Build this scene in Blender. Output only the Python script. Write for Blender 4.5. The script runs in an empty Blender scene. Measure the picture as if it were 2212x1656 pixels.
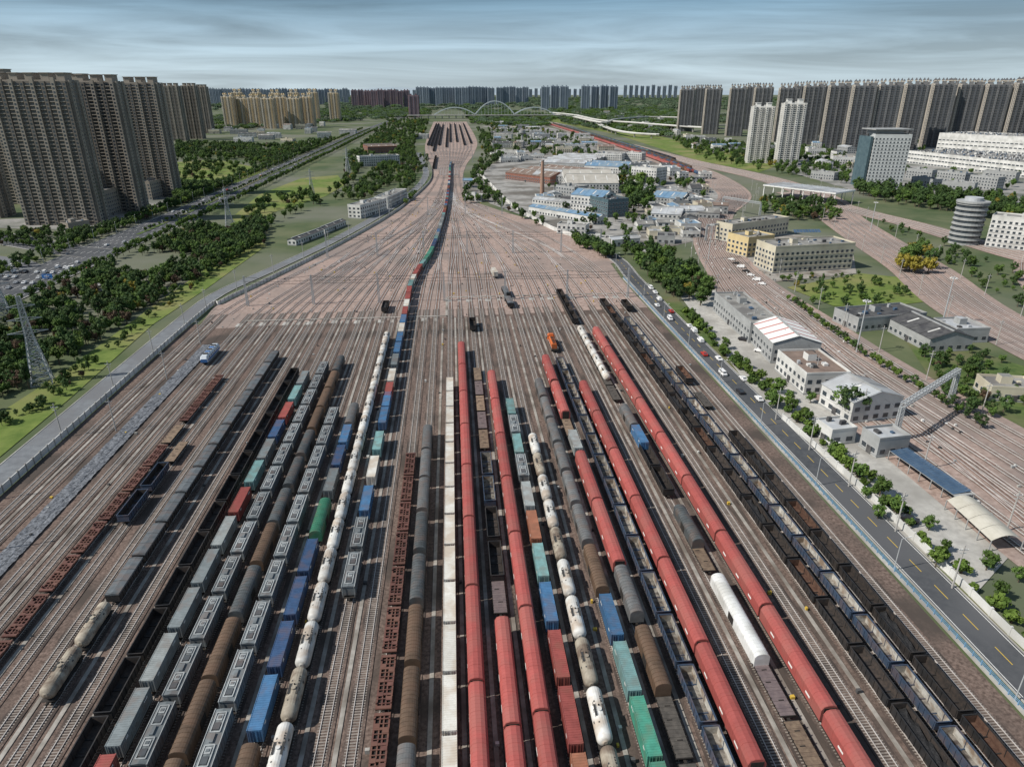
import bpy, math, random
from mathutils import Vector, Matrix
R=random.Random(7)
# ---------------- survey constants (camera station of the drone) ----------------
H=105.0; P=math.radians(23.2); YAW=math.radians(4.77); F=1475.0; CX=3.7
sp,cp,sy,cy=math.sin(P),math.cos(P),math.sin(YAW),math.cos(YAW)
def G(u,v,z=0.0):
    dx=(u-1106)/F; dy=(828-v)/F
    d=(sy*cp+dx*cy+dy*sy*sp, cy*cp-dx*sy+dy*cy*sp, -sp+dy*cp)
    t=(z-H)/d[2]
    return (d[0]*t+CX,d[1]*t)
def ang(v): return P+math.atan((v-828)/F)
def Yof(X,v,z=0): return ((H-z)/math.tan(ang(v))-(X-CX)*sy)/cy
def ztop(x,y,v): return H-((x-CX)*sy+y*cy)*math.tan(ang(v))
S=bpy.context.scene
COL=S.collection
# ---------------- materials ----------------
MATS={}
def M(name,c,c2=None,scale=1.0,rough=.8,metal=0,bump=0,rand=0,c3=None,scale3=.05,spec=.3,stretch=None):
    if name in MATS: return MATS[name]
    m=bpy.data.materials.new(name); m.use_nodes=True; nt=m.node_tree; N=nt.nodes; L=nt.links
    b=N['Principled BSDF']; b.inputs['Roughness'].default_value=rough; b.inputs['Metallic'].default_value=metal
    b.inputs['Specular IOR Level'].default_value=spec
    MATS[name]=m
    c=tuple(c)+(1,)
    if c2 is None:
        b.inputs['Base Color'].default_value=c
        return m
    tc=N.new('ShaderNodeTexCoord'); src=tc.outputs['Object']
    if stretch or rand:
        mp=N.new('ShaderNodeMapping'); L.new(src,mp.inputs[0]); src=mp.outputs[0]
        if stretch: mp.inputs['Scale'].default_value=stretch
        if rand:
            oi=N.new('ShaderNodeObjectInfo'); mu=N.new('ShaderNodeMath'); mu.operation='MULTIPLY'; mu.inputs[1].default_value=200
            L.new(oi.outputs['Random'],mu.inputs[0]); L.new(mu.outputs[0],mp.inputs['Location'])
    n=N.new('ShaderNodeTexNoise'); n.inputs['Scale'].default_value=scale; n.inputs['Detail'].default_value=4; n.inputs['Roughness'].default_value=.65
    L.new(src,n.inputs['Vector'])
    r=N.new('ShaderNodeValToRGB'); r.color_ramp.elements[0].position=.36; r.color_ramp.elements[1].position=.64
    r.color_ramp.elements[0].color=c; r.color_ramp.elements[1].color=tuple(c2)+(1,)
    L.new(n.outputs['Fac'],r.inputs[0]); out=r.outputs[0]
    if c3 is not None:
        n3=N.new('ShaderNodeTexNoise'); n3.inputs['Scale'].default_value=scale3; n3.inputs['Detail'].default_value=4
        L.new(src,n3.inputs['Vector'])
        r3=N.new('ShaderNodeValToRGB'); r3.color_ramp.elements[0].position=.45; r3.color_ramp.elements[1].position=.62
        L.new(n3.outputs['Fac'],r3.inputs[0])
        mx=N.new('ShaderNodeMix'); mx.data_type='RGBA'; L.new(r3.outputs[0],mx.inputs[0]); L.new(out,mx.inputs[6]); mx.inputs[7].default_value=tuple(c3)+(1,)
        out=mx.outputs[2]
    if rand:
        hs=N.new('ShaderNodeHueSaturation'); mr=N.new('ShaderNodeMapRange'); mr.inputs[3].default_value=1-rand; mr.inputs[4].default_value=1+rand
        L.new(oi.outputs['Random'],mr.inputs[0]); L.new(mr.outputs[0],hs.inputs['Value']); L.new(out,hs.inputs['Color']); out=hs.outputs[0]
    L.new(out,b.inputs['Base Color'])
    if bump:
        bp=N.new('ShaderNodeBump'); bp.inputs['Distance'].default_value=bump; L.new(n.outputs['Fac'],bp.inputs['Height']); L.new(bp.outputs[0],b.inputs['Normal'])
    return m
# ---------------- mesh builder ----------------
class MB:
    def __init__(s): s.v=[]; s.f=[]; s.m=[]; s.mats=[]; s.sm=set()
    def mi(s,mat):
        if mat not in s.mats: s.mats.append(mat)
        return s.mats.index(mat)
    def face(s,pts,mat):
        i=len(s.v); s.v.extend(pts); s.f.append(tuple(range(i,i+len(pts)))); s.m.append(s.mi(mat))
    def box(s,x0,x1,y0,y1,z0,z1,mat,bot=False,top=None):
        i=len(s.v); k=s.mi(mat)
        s.v.extend([(x0,y0,z0),(x1,y0,z0),(x1,y1,z0),(x0,y1,z0),(x0,y0,z1),(x1,y0,z1),(x1,y1,z1),(x0,y1,z1)])
        fs=[(0,1,5,4),(1,2,6,5),(2,3,7,6),(3,0,4,7),(4,5,6,7)]
        if bot: fs.append((3,2,1,0))
        for n,f in enumerate(fs):
            s.f.append(tuple(i+a for a in f)); s.m.append(s.mi(top) if (top is not None and n==4) else k)
    def beam(s,p,q,w,mat,w2=None):
        p=Vector(p); q=Vector(q); d=(q-p)
        if d.length<1e-6: return
        d.normalize(); a=Vector((0,0,1)) if abs(d.z)<.9 else Vector((1,0,0))
        x=d.cross(a).normalized(); y=d.cross(x); w2=w if w2 is None else w2
        i=len(s.v)
        for c,ww in ((p,w),(q,w2)):
            for sx,sy_ in ((-1,-1),(1,-1),(1,1),(-1,1)): s.v.append(tuple(c+x*sx*ww/2+y*sy_*ww/2))
        k=s.mi(mat)
        for f in ((0,1,5,4),(1,2,6,5),(2,3,7,6),(3,0,4,7),(4,5,6,7),(3,2,1,0)): s.f.append(tuple(i+a for a in f)); s.m.append(k)
    def prof(s,pr,y0,y1,mat,caps=True,capm=None):
        i=len(s.v); n=len(pr); k=s.mi(mat)
        for y in (y0,y1): s.v.extend([(x,y,z) for x,z in pr])
        for a in range(n-1): s.f.append((i+a,i+a+1,i+n+a+1,i+n+a)); s.m.append(k)
        if caps:
            kk=s.mi(capm or mat)
            s.f.append(tuple(i+a for a in range(n))); s.m.append(kk)
            s.f.append(tuple(i+n+a for a in reversed(range(n)))); s.m.append(kk)
    def cyl(s,c,r0,r1,h,mat,n=10,axis='z',cap=True):
        i=len(s.v); k=s.mi(mat)
        for t,r in ((0,r0),(1,r1)):
            for a in range(n):
                x=r*math.cos(2*math.pi*a/n); y=r*math.sin(2*math.pi*a/n); z=t*h
                if axis=='z': q=(c[0]+x,c[1]+y,c[2]+z)
                elif axis=='x': q=(c[0]+z,c[1]+x,c[2]+y)
                else: q=(c[0]+x,c[1]+z,c[2]+y)
                s.v.append(q)
        for a in range(n): s.f.append((i+a,i+(a+1)%n,i+n+(a+1)%n,i+n+a)); s.m.append(k)
        if cap:
            s.f.append(tuple(i+n+a for a in range(n))); s.m.append(k)
            if axis!='z': s.f.append(tuple(i+a for a in reversed(range(n)))); s.m.append(k)
    def ribbon(s,pts,o0,o1,z,mat,zz=None):
        i=len(s.v); k=s.mi(mat); n=len(pts)
        for j,p in enumerate(pts):
            a=pts[max(0,j-1)]; b=pts[min(n-1,j+1)]
            dx,dy=b[0]-a[0],b[1]-a[1]; l=math.hypot(dx,dy) or 1; nx,ny=dy/l,-dx/l
            h=z if zz is None else zz[j]
            s.v.append((p[0]+nx*o0,p[1]+ny*o0,h)); s.v.append((p[0]+nx*o1,p[1]+ny*o1,h))
        for j in range(n-1): s.f.append((i+2*j,i+2*j+1,i+2*j+3,i+2*j+2)); s.m.append(k)
    def wall(s,pts,o0,o1,z0,z1,mat):
        s.ribbon(pts,o0,o1,z1,mat)
        i=len(s.v)-2*len(pts); n=len(pts); k=s.mi(mat); j0=len(s.v)
        for a in range(2*n): x,y,_=s.v[i+a]; s.v.append((x,y,z0))
        for j in range(n-1):
            for o in (0,1): s.f.append((i+2*j+o,i+2*j+2+o,j0+2*j+2+o,j0+2*j+o)); s.m.append(k)
        for e in (0,2*(n-1)): s.f.append((i+e,i+e+1,j0+e+1,j0+e)); s.m.append(k)
    def mesh(s,name):
        me=bpy.data.meshes.new(name); me.from_pydata(s.v,[],s.f)
        for m in s.mats: me.materials.append(m)
        me.polygons.foreach_set('material_index',s.m); me.update(); return me
    def obj(s,name,loc=(0,0,0),rz=0):
        return put(name,s.mesh(name),loc,rz)
def put(name,me,loc=(0,0,0),rz=0,sc=None,parent=None):
    o=bpy.data.objects.new(name,me); o.location=loc; o.rotation_euler=(0,0,rz)
    if sc is not None: o.scale=sc if isinstance(sc,tuple) else (sc,sc,sc)
    if parent: o.parent=parent
    COL.objects.link(o); return o
def catmull(pts,step=12):
    out=[]; n=len(pts)
    for i in range(n-1):
        p0=pts[max(0,i-1)];p1=pts[i];p2=pts[i+1];p3=pts[min(n-1,i+2)]
        L=math.hypot(p2[0]-p1[0],p2[1]-p1[1]); k=max(1,int(L/step))
        for j in range(k):
            t=j/k; t2=t*t;t3=t2*t
            out.append(tuple(.5*((2*p1[a])+(-p0[a]+p2[a])*t+(2*p0[a]-5*p1[a]+4*p2[a]-p3[a])*t2+(-p0[a]+3*p1[a]-3*p2[a]+p3[a])*t3) for a in (0,1)))
    out.append(tuple(pts[-1][:2])); return out
def poly(name,uv,z,mat,world=False):
    pts=[(p if world else G(*p)) for p in uv]
    b=MB(); b.face([(x,y,0) for x,y in pts],mat); return b.obj(name,(0,0,z))
def off(pts,o):
    r=[];n=len(pts)
    for j,p in enumerate(pts):
        a=pts[max(0,j-1)]; b=pts[min(n-1,j+1)]
        dx,dy=b[0]-a[0],b[1]-a[1]; l=math.hypot(dx,dy) or 1
        oo=o(p) if callable(o) else o
        r.append((p[0]+dy/l*oo,p[1]-dx/l*oo))
    return r
def smst(a,b,y):
    t=min(1,max(0,(y-a)/(b-a))); return t*t*(3-2*t)
# palette
gnd=M('ground_earth',(.055,.085,.035),(.12,.135,.07),.02,.95,c3=(.15,.155,.12),scale3=.006)
ballast=M('yard_ballast',(.085,.060,.050),(.21,.155,.13),1.3,.95,bump=.05,c3=(.072,.058,.05),scale3=.05)
ballast_l=M('ladder_ballast',(.25,.18,.152),(.42,.325,.285),.5,.95,c3=(.24,.195,.175),scale3=.02)
bed=M('track_bed',(.078,.056,.048),(.21,.155,.13),2.5,.95,c3=(.06,.048,.043),scale3=.08)
bed_l=M('ladder_bed',(.15,.10,.082),(.26,.18,.15),.8,.95,c3=(.12,.085,.07),scale3=.04)
sleeper=M('concrete_sleeper',(.16,.14,.125),(.30,.265,.235),.8,.9)
rail=M('steel_rail',(.42,.39,.37),(.60,.57,.55),.3,.5,metal=.1)
conc=M('concrete',(.34,.33,.31),(.46,.45,.42),.35,.9,c3=(.28,.27,.25),scale3=.05)
concd=M('worn_concrete',(.25,.235,.21),(.38,.355,.325),.5,.9,c3=(.17,.15,.13),scale3=.1)
asph=M('asphalt',(.055,.06,.068),(.08,.085,.092),.5,.9,c3=(.095,.098,.105),scale3=.03)
asph2=M('pale_asphalt',(.14,.15,.165),(.19,.205,.22),.3,.9,c3=(.15,.155,.165),scale3=.05)
white=M('white_paint',(.7,.7,.68),(.78,.78,.76),1,.7)
yellowp=M('yellow_paint',(.55,.38,.06))
grass=M('grass',(.085,.135,.025),(.15,.20,.045),.12,.95,c3=(.20,.20,.075),scale3=.02)
grassd=M('rough_grass',(.05,.09,.022),(.10,.14,.04),.2,.95,c3=(.135,.13,.07),scale3=.03)
black=M('undercarriage_black',(.018,.017,.016),(.035,.03,.027),2,.8)
glass=M('window_glass',(.03,.04,.05),(.06,.075,.09),.2,.2,spec=.6)
gravelg=M('grey_riprap',(.05,.055,.065),(.22,.235,.26),1.6,.95,bump=.15)
paver=M('paving',(.22,.215,.21),(.32,.31,.29),.2,.9,c3=(.13,.14,.12),scale3=.03)
indus=M('industrial_yard_surface',(.22,.215,.205),(.36,.35,.33),.12,.9,c3=(.13,.12,.105),scale3=.025)
# ---------------- terrain ----------------
b=MB(); b.face([(-30000,-3000,0),(30000,-3000,0),(30000,60000,0),(-30000,60000,0)],gnd); b.obj('ground',(0,0,-.3))
yl=[(-126,10),(-126,330),(-122,365),(-108,414),(-80,520),(-54,642),(-38,754),(-24,905),(-26,1050),(-45,1330),(-55,1717),(-60,2700)]
yr=[(104,10),(104,400),(109,446),(99,530),(75,602),(42,676),(20,754),(16,905),(25,1100),(45,1330),(62,1717),(60,2700)]
yls=catmull(yl,15); yrs=catmull(yr,15)
poly('rail_yard_ground',[p for p in yls if p[1]<350]+[(p[0],p[1]) for p in reversed(yrs) if p[1]<350],-.06,ballast,True)
poly('rail_yard_throat_ground',[(-121,322)]+[p for p in yls if p[1]>=352]+[p for p in reversed(yrs) if p[1]>=352]+[(104,340)],-.05,ballast_l,True)
# ---------------- tracks ----------------
TX=[-120,-114.5,-101.5,-96,-90.6,-85,-79.5,-74,-68,-61.7,-56.2,-50.5,-45,-39.9,-33.4,-28.5,-22.4,-17,-12.1,-7.2,0,5,10.9,16.2,21.2,26.5,33.8,39.5,45.3,50.1,55.5,60.7,67.3,74.5,81,86.4,92,97.5]
Y0,Y1=25,345
b=MB(); b.box(-1.75,1.75,Y0,Y1,0,.14,bed)
y=Y0+.3
while y<Y1:
    b.box(-1.25,1.25,y-.13,y+.13,.14,.2,sleeper); y+=.6
for x in (-.75,.75): b.box(x-.06,x+.06,Y0,Y1,.2,.36,rail)
tme=b.mesh('straight_track')
for x in TX: put('railway_track',tme,(x,0,-.05))
b=MB()
for i in range(len(TX)-1):
    g=TX[i+1]-TX[i]
    if i in (1,): continue
    if g>4.9 and i%2==0 or g>5.7:
        c=(TX[i]+TX[i+1])/2; b.box(c-.42,c+.42,Y0,330,-.05,.1,concd)
b.obj('yard_walkway')
b=MB()
zz=[[.15+R.random()*.35 for _ in range(7)] for _ in range(190)]
for k in range(189):
    for q in range(6):
        x=-110.6+q*.9; y=25+k*1.45
        b.face([(x,y,zz[k][q]),(x+.9,y,zz[k][q+1]),(x+.9,y+1.45,zz[k+1][q+1]),(x,y+1.45,zz[k+1][q])],gravelg)
b.obj('drainage_ditch_stones')
def railtrack(b,pts,z=0,bedm=None,w=1.35,rw=.07):
    b.ribbon(pts,-w,w,.02+z,bedm or bed_l)
    for o in (-.75,.75):
        b.wall(pts,o-rw,o+rw,.03+z,.17+z,rail)
def sleepers(b,pts,z):
    acc=0;nx=0
    for a,c in zip(pts,pts[1:]):
        l=math.hypot(c[0]-a[0],c[1]-a[1]); dx,dy=(c[0]-a[0])/l,(c[1]-a[1])/l
        while acc+l>nx:
            t=nx-acc; x=a[0]+dx*t; y=a[1]+dy*t; nx+=.7
            q=[(x+dy*s*1.25+dx*e*.14,y-dx*s*1.25+dy*e*.14,z) for s,e in ((-1,-1),(1,-1),(1,1),(-1,1))]
            b.face(q,sleeper)
        acc+=l
def interp(tab,y):
    if y<=tab[0][0]: return tab[0][1]
    for (a,p),(c,q) in zip(tab,tab[1:]):
        if y<=c:
            t=(y-a)/(c-a); return p+(q-p)*t
    return tab[-1][1]
sl=[(330,1),(365,.965),(414,.85),(465,.73),(520,.625),(580,.52),(642,.42),(700,.345),(754,.285),(830,.22),(905,.18),(980,.16)]
sr=[(330,1),(400,1),(446,.97),(490,.90),(537,.80),(570,.72),(602,.62),(640,.48),(676,.35),(715,.24),(754,.17),(905,.14),(980,.14)]
def smi(tab,y): return sum(interp(tab,y+d) for d in (-30,-15,0,15,30))/5
n=len(TX)
def grp(i,k): 
    g=TX[(i//k)*k:(i//k)*k+k]; return sum(g)/len(g)
for i,x in enumerate(TX):
    p2,p4,p8=grp(i,2),grp(i,4),grp(i,8)
    pts=[]; y=345; ph=(i%8)*7
    while y<=980:
        s_=smi(sl if x<0 else sr,y)
        xx=p8*s_+(p4-p8)*s_*(1-smst(480,760,y))+(p2-p4)*(s_**.7)*(1-smst(400,600,y))+(x-p2)*(1-smst(350+ph,480+ph,y))
        pts.append((xx,y)); y+=9
    b=MB(); railtrack(b,pts,-.03+i*.004,rw=.13); b.obj('ladder_track')
for j in range(22):
    xa=-104+j*9.4; xb=xa*.4+R.uniform(-14,14)
    ya=R.uniform(380,460); yb=R.uniform(720,860)
    pts=[]; y=ya
    while y<=yb:
        t=smst(ya,yb,y); s_=smi(sl if xa<0 else sr,y)
        pts.append(((xa*(1-t)+xb*t)*s_*.97,y)); y+=9
    b=MB(); railtrack(b,pts,.13+j*.004,w=1.1,rw=.12); b.obj('ladder_track')
for j in range(13):
    x0=-15+j*2.3; x1=-46+j*7.6
    pts=catmull([(x0*.9,960),(x0*1.1,1060),(x0+(x1-x0)*.6,1300),(x1,1600),(x1,2700)],30)
    b=MB(); railtrack(b,pts,.03+j*.004,w=1.6,rw=.16); b.obj('railway_track')
C1=catmull([(170,10),(166,150),(163,245),(167,318),(178,407),(204,520),(247,628),(318,770),(350,1035),(358,1500),(350,2600)],14)
wt=[(0,1.15),(150,1.15),(300,.95),(407,.6),(520,.5),(700,.55),(1035,1.05),(2600,1.1)]
b=MB()
L_=off(C1,lambda p:-24*interp(wt,p[1])-3); Rr=off(C1,lambda p:24*interp(wt,p[1])+3)
for i in range(len(C1)-1): b.face([(L_[i][0],L_[i][1],0),(Rr[i][0],Rr[i][1],0),(Rr[i+1][0],Rr[i+1][1],0),(L_[i+1][0],L_[i+1][1],0)],ballast_l)
b.obj('main_line_ground',(0,0,-.04))
for j in range(9):
    pp=off(C1,lambda p,j=j:(j-4)*5.4*interp(wt,p[1]))
    b=MB(); railtrack(b,pp,.0+j*.004,rw=.12); sleepers(b,[p for p in pp if p[1]<360],.085+j*.003); b.obj('railway_track')
for j in range(5):
    q=[p for p in C1 if 60+j*30<p[1]<260+j*40]; nq=len(q)
    a0=(j-3)*5.4; q2=[]
    for k,p in enumerate(off(q,0)):
        t=smst(0,nq-1,k); o=(a0+t*10.8)*interp(wt,p[1])
        a=q[max(0,k-1)]; c=q[min(nq-1,k+1)]; l=math.hypot(c[0]-a[0],c[1]-a[1]); q2.append((p[0]+(c[1]-a[1])/l*o,p[1]-(c[0]-a[0])/l*o))
    b=MB(); railtrack(b,q2,.12+j*.004,w=1.1,rw=.1); b.obj('railway_track')
C2=catmull([(258,150),(268,302),(300,407),(320,487),(352,602),(395,720),(410,900),(385,1150),(372,1500)],14)
b=MB(); b.ribbon(C2,-20,20,0,ballast_l); b.obj('branch_line_ground',(0,0,-.02))
for j in range(6):
    b=MB(); railtrack(b,off(C2,(j-2.5)*5.6),.04+j*.004,rw=.13); b.obj('railway_track')
C3=catmull([G(2600,640),G(2230,560),G(2000,492),G(1880,462),G(1790,438),G(1700,415)],14)
b=MB(); b.ribbon(C3,-14,14,0,ballast_l); b.obj('branch_line_ground',(0,0,0))
for j in range(4):
    b=MB(); railtrack(b,off(C3,(j-1.5)*5.6),.06+j*.004,rw=.13); b.obj('railway_track')
C4=catmull([(300,150),(318,280),(370,380),(450,470)],14)
b=MB(); b.ribbon(C4,-22,22,0,ballast_l); b.obj('branch_line_ground',(0,0,-.1))
for j in range(7):
    b=MB(); railtrack(b,off(C4,(j-3)*5.6),-.07+j*.004,rw=.13); b.obj('railway_track')
b=MB(); b.box(-102,-2,332.6,334,-.05,.22,concd); b.box(-2.4,-1.2,334,366,-.05,.2,concd); b.box(-2,104,366.6,368,-.05,.22,concd)
for i,x in enumerate(TX):
    if x<-104 : continue
    y0_=(325 if x<0 else 358)+R.uniform(-1,1)
    if i%2==0: b.box(x-2.2,x-.95,y0_,y0_+5,-.05,.17,conc)
    b.box(x-.6,x+.6,y0_,y0_+5,-.05,.16,concd); 
b.obj('crossing_path')
# ---------------- wagons ----------------
def paint(n,c,v=.25,rust=(.13,.075,.05),rs=.35): 
    return M(n,c,tuple(a*(1-v) for a in c),.6,.6,rand=.16,c3=tuple(.6*a+.4*r for a,r in zip(c,rust)),scale3=rs,spec=.35,bump=0)
def under(b,L,z=1.1):
    b.box(-.25,.25,-L/2-.45,L/2+.45,z-.35,z-.1,black,True)
    b.box(-1.35,1.35,-L/2+.1,L/2-.1,z-.1,z,black,True)
    for e in (-1,1):
        yc=e*(L/2-2.3)
        for x in (-.95,.95): b.box(x-.12,x+.12,yc-1.25,yc+1.25,.35,.75,black,True)
        b.box(-.9,.9,yc-.25,yc+.25,.4,.8,black,True)
        for yy in (-.9,.9):
            for x in (-.8,.68): b.cyl((x,yc+yy,.42),.42,.42,.12,black,10,'x')
def w_carrier(c):
    b=MB(); L=25.9; under(b,L)
    pr=[(-1.52,1.1),(-1.56,3.7),(-1.15,4.5),(-.45,4.75),(.45,4.75),(1.15,4.5),(1.56,3.7),(1.52,1.1)]
    b.prof(pr,-L/2,L/2,c)
    y=-L/2+.1; k=0
    while y<L/2-.1:
        w=.07 if k%4 else .16; f=.008 if k%4 else .018
        b.prof([(x*(1+f),1.1+(z-1.1)*(1+f*.7)) for x,z in pr],y,y+w,c); y+=.8; k+=1
    b.box(-1.6,1.6,-L/2,L/2,1.0,1.25,black,True)
    for s in (-1,1):
        for yy in (-9,-2,6): b.box(s*1.57-.02,s*1.57+.02,yy,yy+1.6,2.3,2.7,white,True)
    for e in (-1,1): b.box(-1.1,1.1,e*(L/2+.03)-.04,e*(L/2+.03)+.04,1.3,4.2,black,True)
    return b.mesh('car_carrier_wagon')
def w_arch(c,L=15.4):
    b=MB(); under(b,L)
    arc=[(-1.5*math.cos(a),3.25+.95*math.sin(a)) for a in [i*math.pi/10 for i in range(11)]]
    pr=[(-1.5,1.1)]+arc+[(1.5,1.1)]
    b.prof(pr,-L/2,L/2,c)
    pr2=[(x*1.03,1.1+(z-1.1)*1.02) for x,z in pr]
    y=-L/2+.02
    while y<L/2-.1: b.prof(pr2,y,y+.12,c); y+=.96
    for s in (-1,1): b.box(s*1.53-.06,s*1.53+.06,-1.3,1.3,1.3,3.1,black,True)
    return b.mesh('covered_boxcar')
def w_gon(ext,inn,load=None,L=12.9,flr=None):
    b=MB(); under(b,L); h=3.05; t=.14; flr=flr or inn
    b.box(-1.5,1.5,-L/2,L/2,1.1,1.25,flr)
    for s in (-1,1):
        x=s*1.5
        b.box(min(x,x-s*t),max(x,x-s*t),-L/2,L/2,1.25,h,ext)
        b.box(min(x-s*t,x-s*(t+.02)),max(x-s*t,x-s*(t+.02)),-L/2+.15,L/2-.15,1.26,h-.12,inn)
        b.box(-1.36,1.36,min(s*L/2,s*(L/2-t)),max(s*L/2,s*(L/2-t)),1.25,h,ext)
        b.box(-1.34,1.34,min(s*(L/2-t),s*(L/2-t-.02)),max(s*(L/2-t),s*(L/2-t-.02)),1.26,h-.12,inn)
        for k in range(10):
            y=-L/2+.3+k*(L-.6)/9; b.box(min(x,x+s*.12),max(x,x+s*.12),y-.08,y+.08,1.15,h-.05,ext,True)
            if k%3==1: b.box(min(x-s*t,x-s*(t+.1)),max(x-s*t,x-s*(t+.1)),y-.06,y+.06,1.3,h-.1,ext,True)
        b.box(min(x-s*.1,x+s*.1),max(x-s*.1,x+s*.1),-L/2-.02,L/2+.02,h,h+.12,ext,True)
        b.box(-1.4,1.4,s*L/2-.1,s*L/2+.1,h,h+.11,ext,True)
    for k in (1,2,3): b.box(-1.34,1.34,-L/2+k*L/4-.1,-L/2+k*L/4+.1,1.25,1.42,ext)
    for (yy,xx) in ((-4,.5),(1.2,-.6),(3.6,.3)): b.box(xx-.5,xx+.4,yy-.6,yy+.5,1.25,1.30,ext)
    if load:
        n=10
        for i in range(n):
            for j in range(4):
                def hz(a,c_): return 2.35+.35*math.sin(a*1.9+c_)*math.cos(c_*2.3) - (.5 if a in (0,n) or c_ in (0,4) else 0)
                xs=[-1.33+2.66*q/4 for q in (j,j+1)]; ys=[-L/2+.2+(L-.4)*q/n for q in (i,i+1)]
                b.face([(xs[0],ys[0],hz(i,j)),(xs[1],ys[0],hz(i,j+1)),(xs[1],ys[1],hz(i+1,j+1)),(xs[0],ys[1],hz(i+1,j))],load)
    return b.mesh('gondola_wagon')
def w_lid(c,top):
    b=MB(); L=12.9; under(b,L)
    b.box(-1.5,1.5,-L/2,L/2,1.1,3.0,c)
    pr=[(-1.56,2.8),(-1.5,3.15),(0,3.35),(1.5,3.15),(1.56,2.8)]
    b.prof(pr,-L/2-.05,L/2+.05,top)
    for k in range(10):
        y=-L/2+.3+k*(L-.6)/9
        for s in (-1,1): b.box(s*1.55-.06,s*1.55+.06,y-.07,y+.07,1.15,2.8,c,True)
        if k in (0,3,6,9): b.beam((-1.5,y,3.15),(0,y,3.36),.07,c); b.beam((0,y,3.36),(1.5,y,3.15),.07,c)
    return b.mesh('covered_gondola_wagon')
def w_tank(c,mk):
    b=MB(); L=11.6; under(b,L,1.15)
    n=20; rings=[(-L/2+.1,.35),(-L/2+.18,.85),(-L/2+.45,1.22),(-L/2+.85,1.42)]+[(yy,1.45) for yy in (-3.5,-1,1,3.5)]+[(L/2-.85,1.42),(L/2-.45,1.22),(L/2-.18,.85),(L/2-.1,.35)]
    i=len(b.v); k=b.mi(c)
    for y,r in rings:
        for a in range(n): b.v.append((r*math.cos(2*math.pi*a/n),y,2.62+r*math.sin(2*math.pi*a/n)))
    for j in range(len(rings)-1):
        for a in range(n): b.f.append((i+j*n+a,i+j*n+(a+1)%n,i+(j+1)*n+(a+1)%n,i+(j+1)*n+a)); b.m.append(k)
    b.f.append(tuple(i+a for a in range(n))); b.m.append(k); b.f.append(tuple(i+(len(rings)-1)*n+a for a in range(n))); b.m.append(k)
    for y in (-4,4): b.box(-1.3,1.3,y-.3,y+.3,1.15,1.7,black)
    b.cyl((0,0,3.95),.42,.42,.35,c,12); b.cyl((0,.9,3.98),.14,.14,.3,black,8)
    for s in (-1,1):
        b.box(s*.75-.2,s*.75+.2,-1.2,1.2,4.0,4.05,mk,True)
        b.beam((s*1.0,-1.2,4.6),(s*1.0,1.2,4.6),.05,mk)
        for yy in (-1.2,0,1.2): b.beam((s*1.0,yy,3.7),(s*1.0,yy,4.6),.05,mk)
        b.beam((s*1.0,-.2,3.9),(s*1.55,-.2,1.0),.05,mk); b.beam((s*1.0,.25,3.9),(s*1.55,.25,1.0),.05,mk)
    for y in (-3,3):
        for a in range(n//2):
            a0=math.pi*a/(n//2); a1=math.pi*(a+1)/(n//2); r=1.47
            b.face([(r*math.cos(a0),y-.05,2.62+r*math.sin(a0)),(r*math.cos(a0),y+.05,2.62+r*math.sin(a0)),(r*math.cos(a1),y+.05,2.62+r*math.sin(a1)),(r*math.cos(a1),y-.05,2.62+r*math.sin(a1))],c)
    for (y,a,w) in ((1.9,1.1,.4),(2.4,1.15,.3),(-2.5,1.95,.3),(1.9,2.0,.35),(2.0,.5,.5),(-2,2.7,.5),(2.9,1.12,.25)):
        r=1.475
        b.face([(r*math.cos(a-.09),y-w/2,2.62+r*math.sin(a-.09)),(r*math.cos(a-.09),y+w/2,2.62+r*math.sin(a-.09)),(r*math.cos(a+.09),y+w/2,2.62+r*math.sin(a+.09)),(r*math.cos(a+.09),y-w/2,2.62+r*math.sin(a+.09))],mk)
    me=b.mesh('tank_wagon')
    sm=[False]*len(me.polygons)
    for q in range((len(rings)-1)*n): sm[q]=True
    me.polygons.foreach_set('use_smooth',sm); return me
def w_cont(c,L=12.2):
    b=MB(); under(b,L)
    b.box(-1.22,1.22,-L/2,L/2,1.15,3.98,c)
    for s in (-1,1):
        for e in (-1,1): b.box(s*1.2-.09,s*1.2+.09,e*(L/2-.06)-.09,e*(L/2-.06)+.09,1.12,4.06,c,True)
        b.box(s*1.22-.06,s*1.22+.06,-L/2+.1,L/2-.1,3.9,4.05,c,True); b.box(s*1.22-.06,s*1.22+.06,-L/2+.1,L/2-.1,1.1,1.28,c,True)
    y=-L/2+.35
    while y<L/2-.3:
        b.box(-1.12,1.12,y-.1,y+.1,3.98,4.02,c); 
        for s in (-1,1): b.box(min(s*1.22,s*1.27),max(s*1.22,s*1.27),y-.12,y+.12,1.3,3.88,c)
        y+=.5
    for s in (-1,1):
        for yy in (-4.2,-3.9,-3.6,3.4,3.8,4.2,4.5): b.box(s*1.275-.01,s*1.275+.01,yy-.1,yy+.1,3.1,3.5,white,True)
    for e in (-1,1):
        for x in (-.8,-.35,.35,.8): b.box(x-.03,x+.03,e*(L/2+.04)-.04,e*(L/2+.04)+.04,1.3,3.8,c,True)
    return b.mesh('container_wagon')
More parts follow.
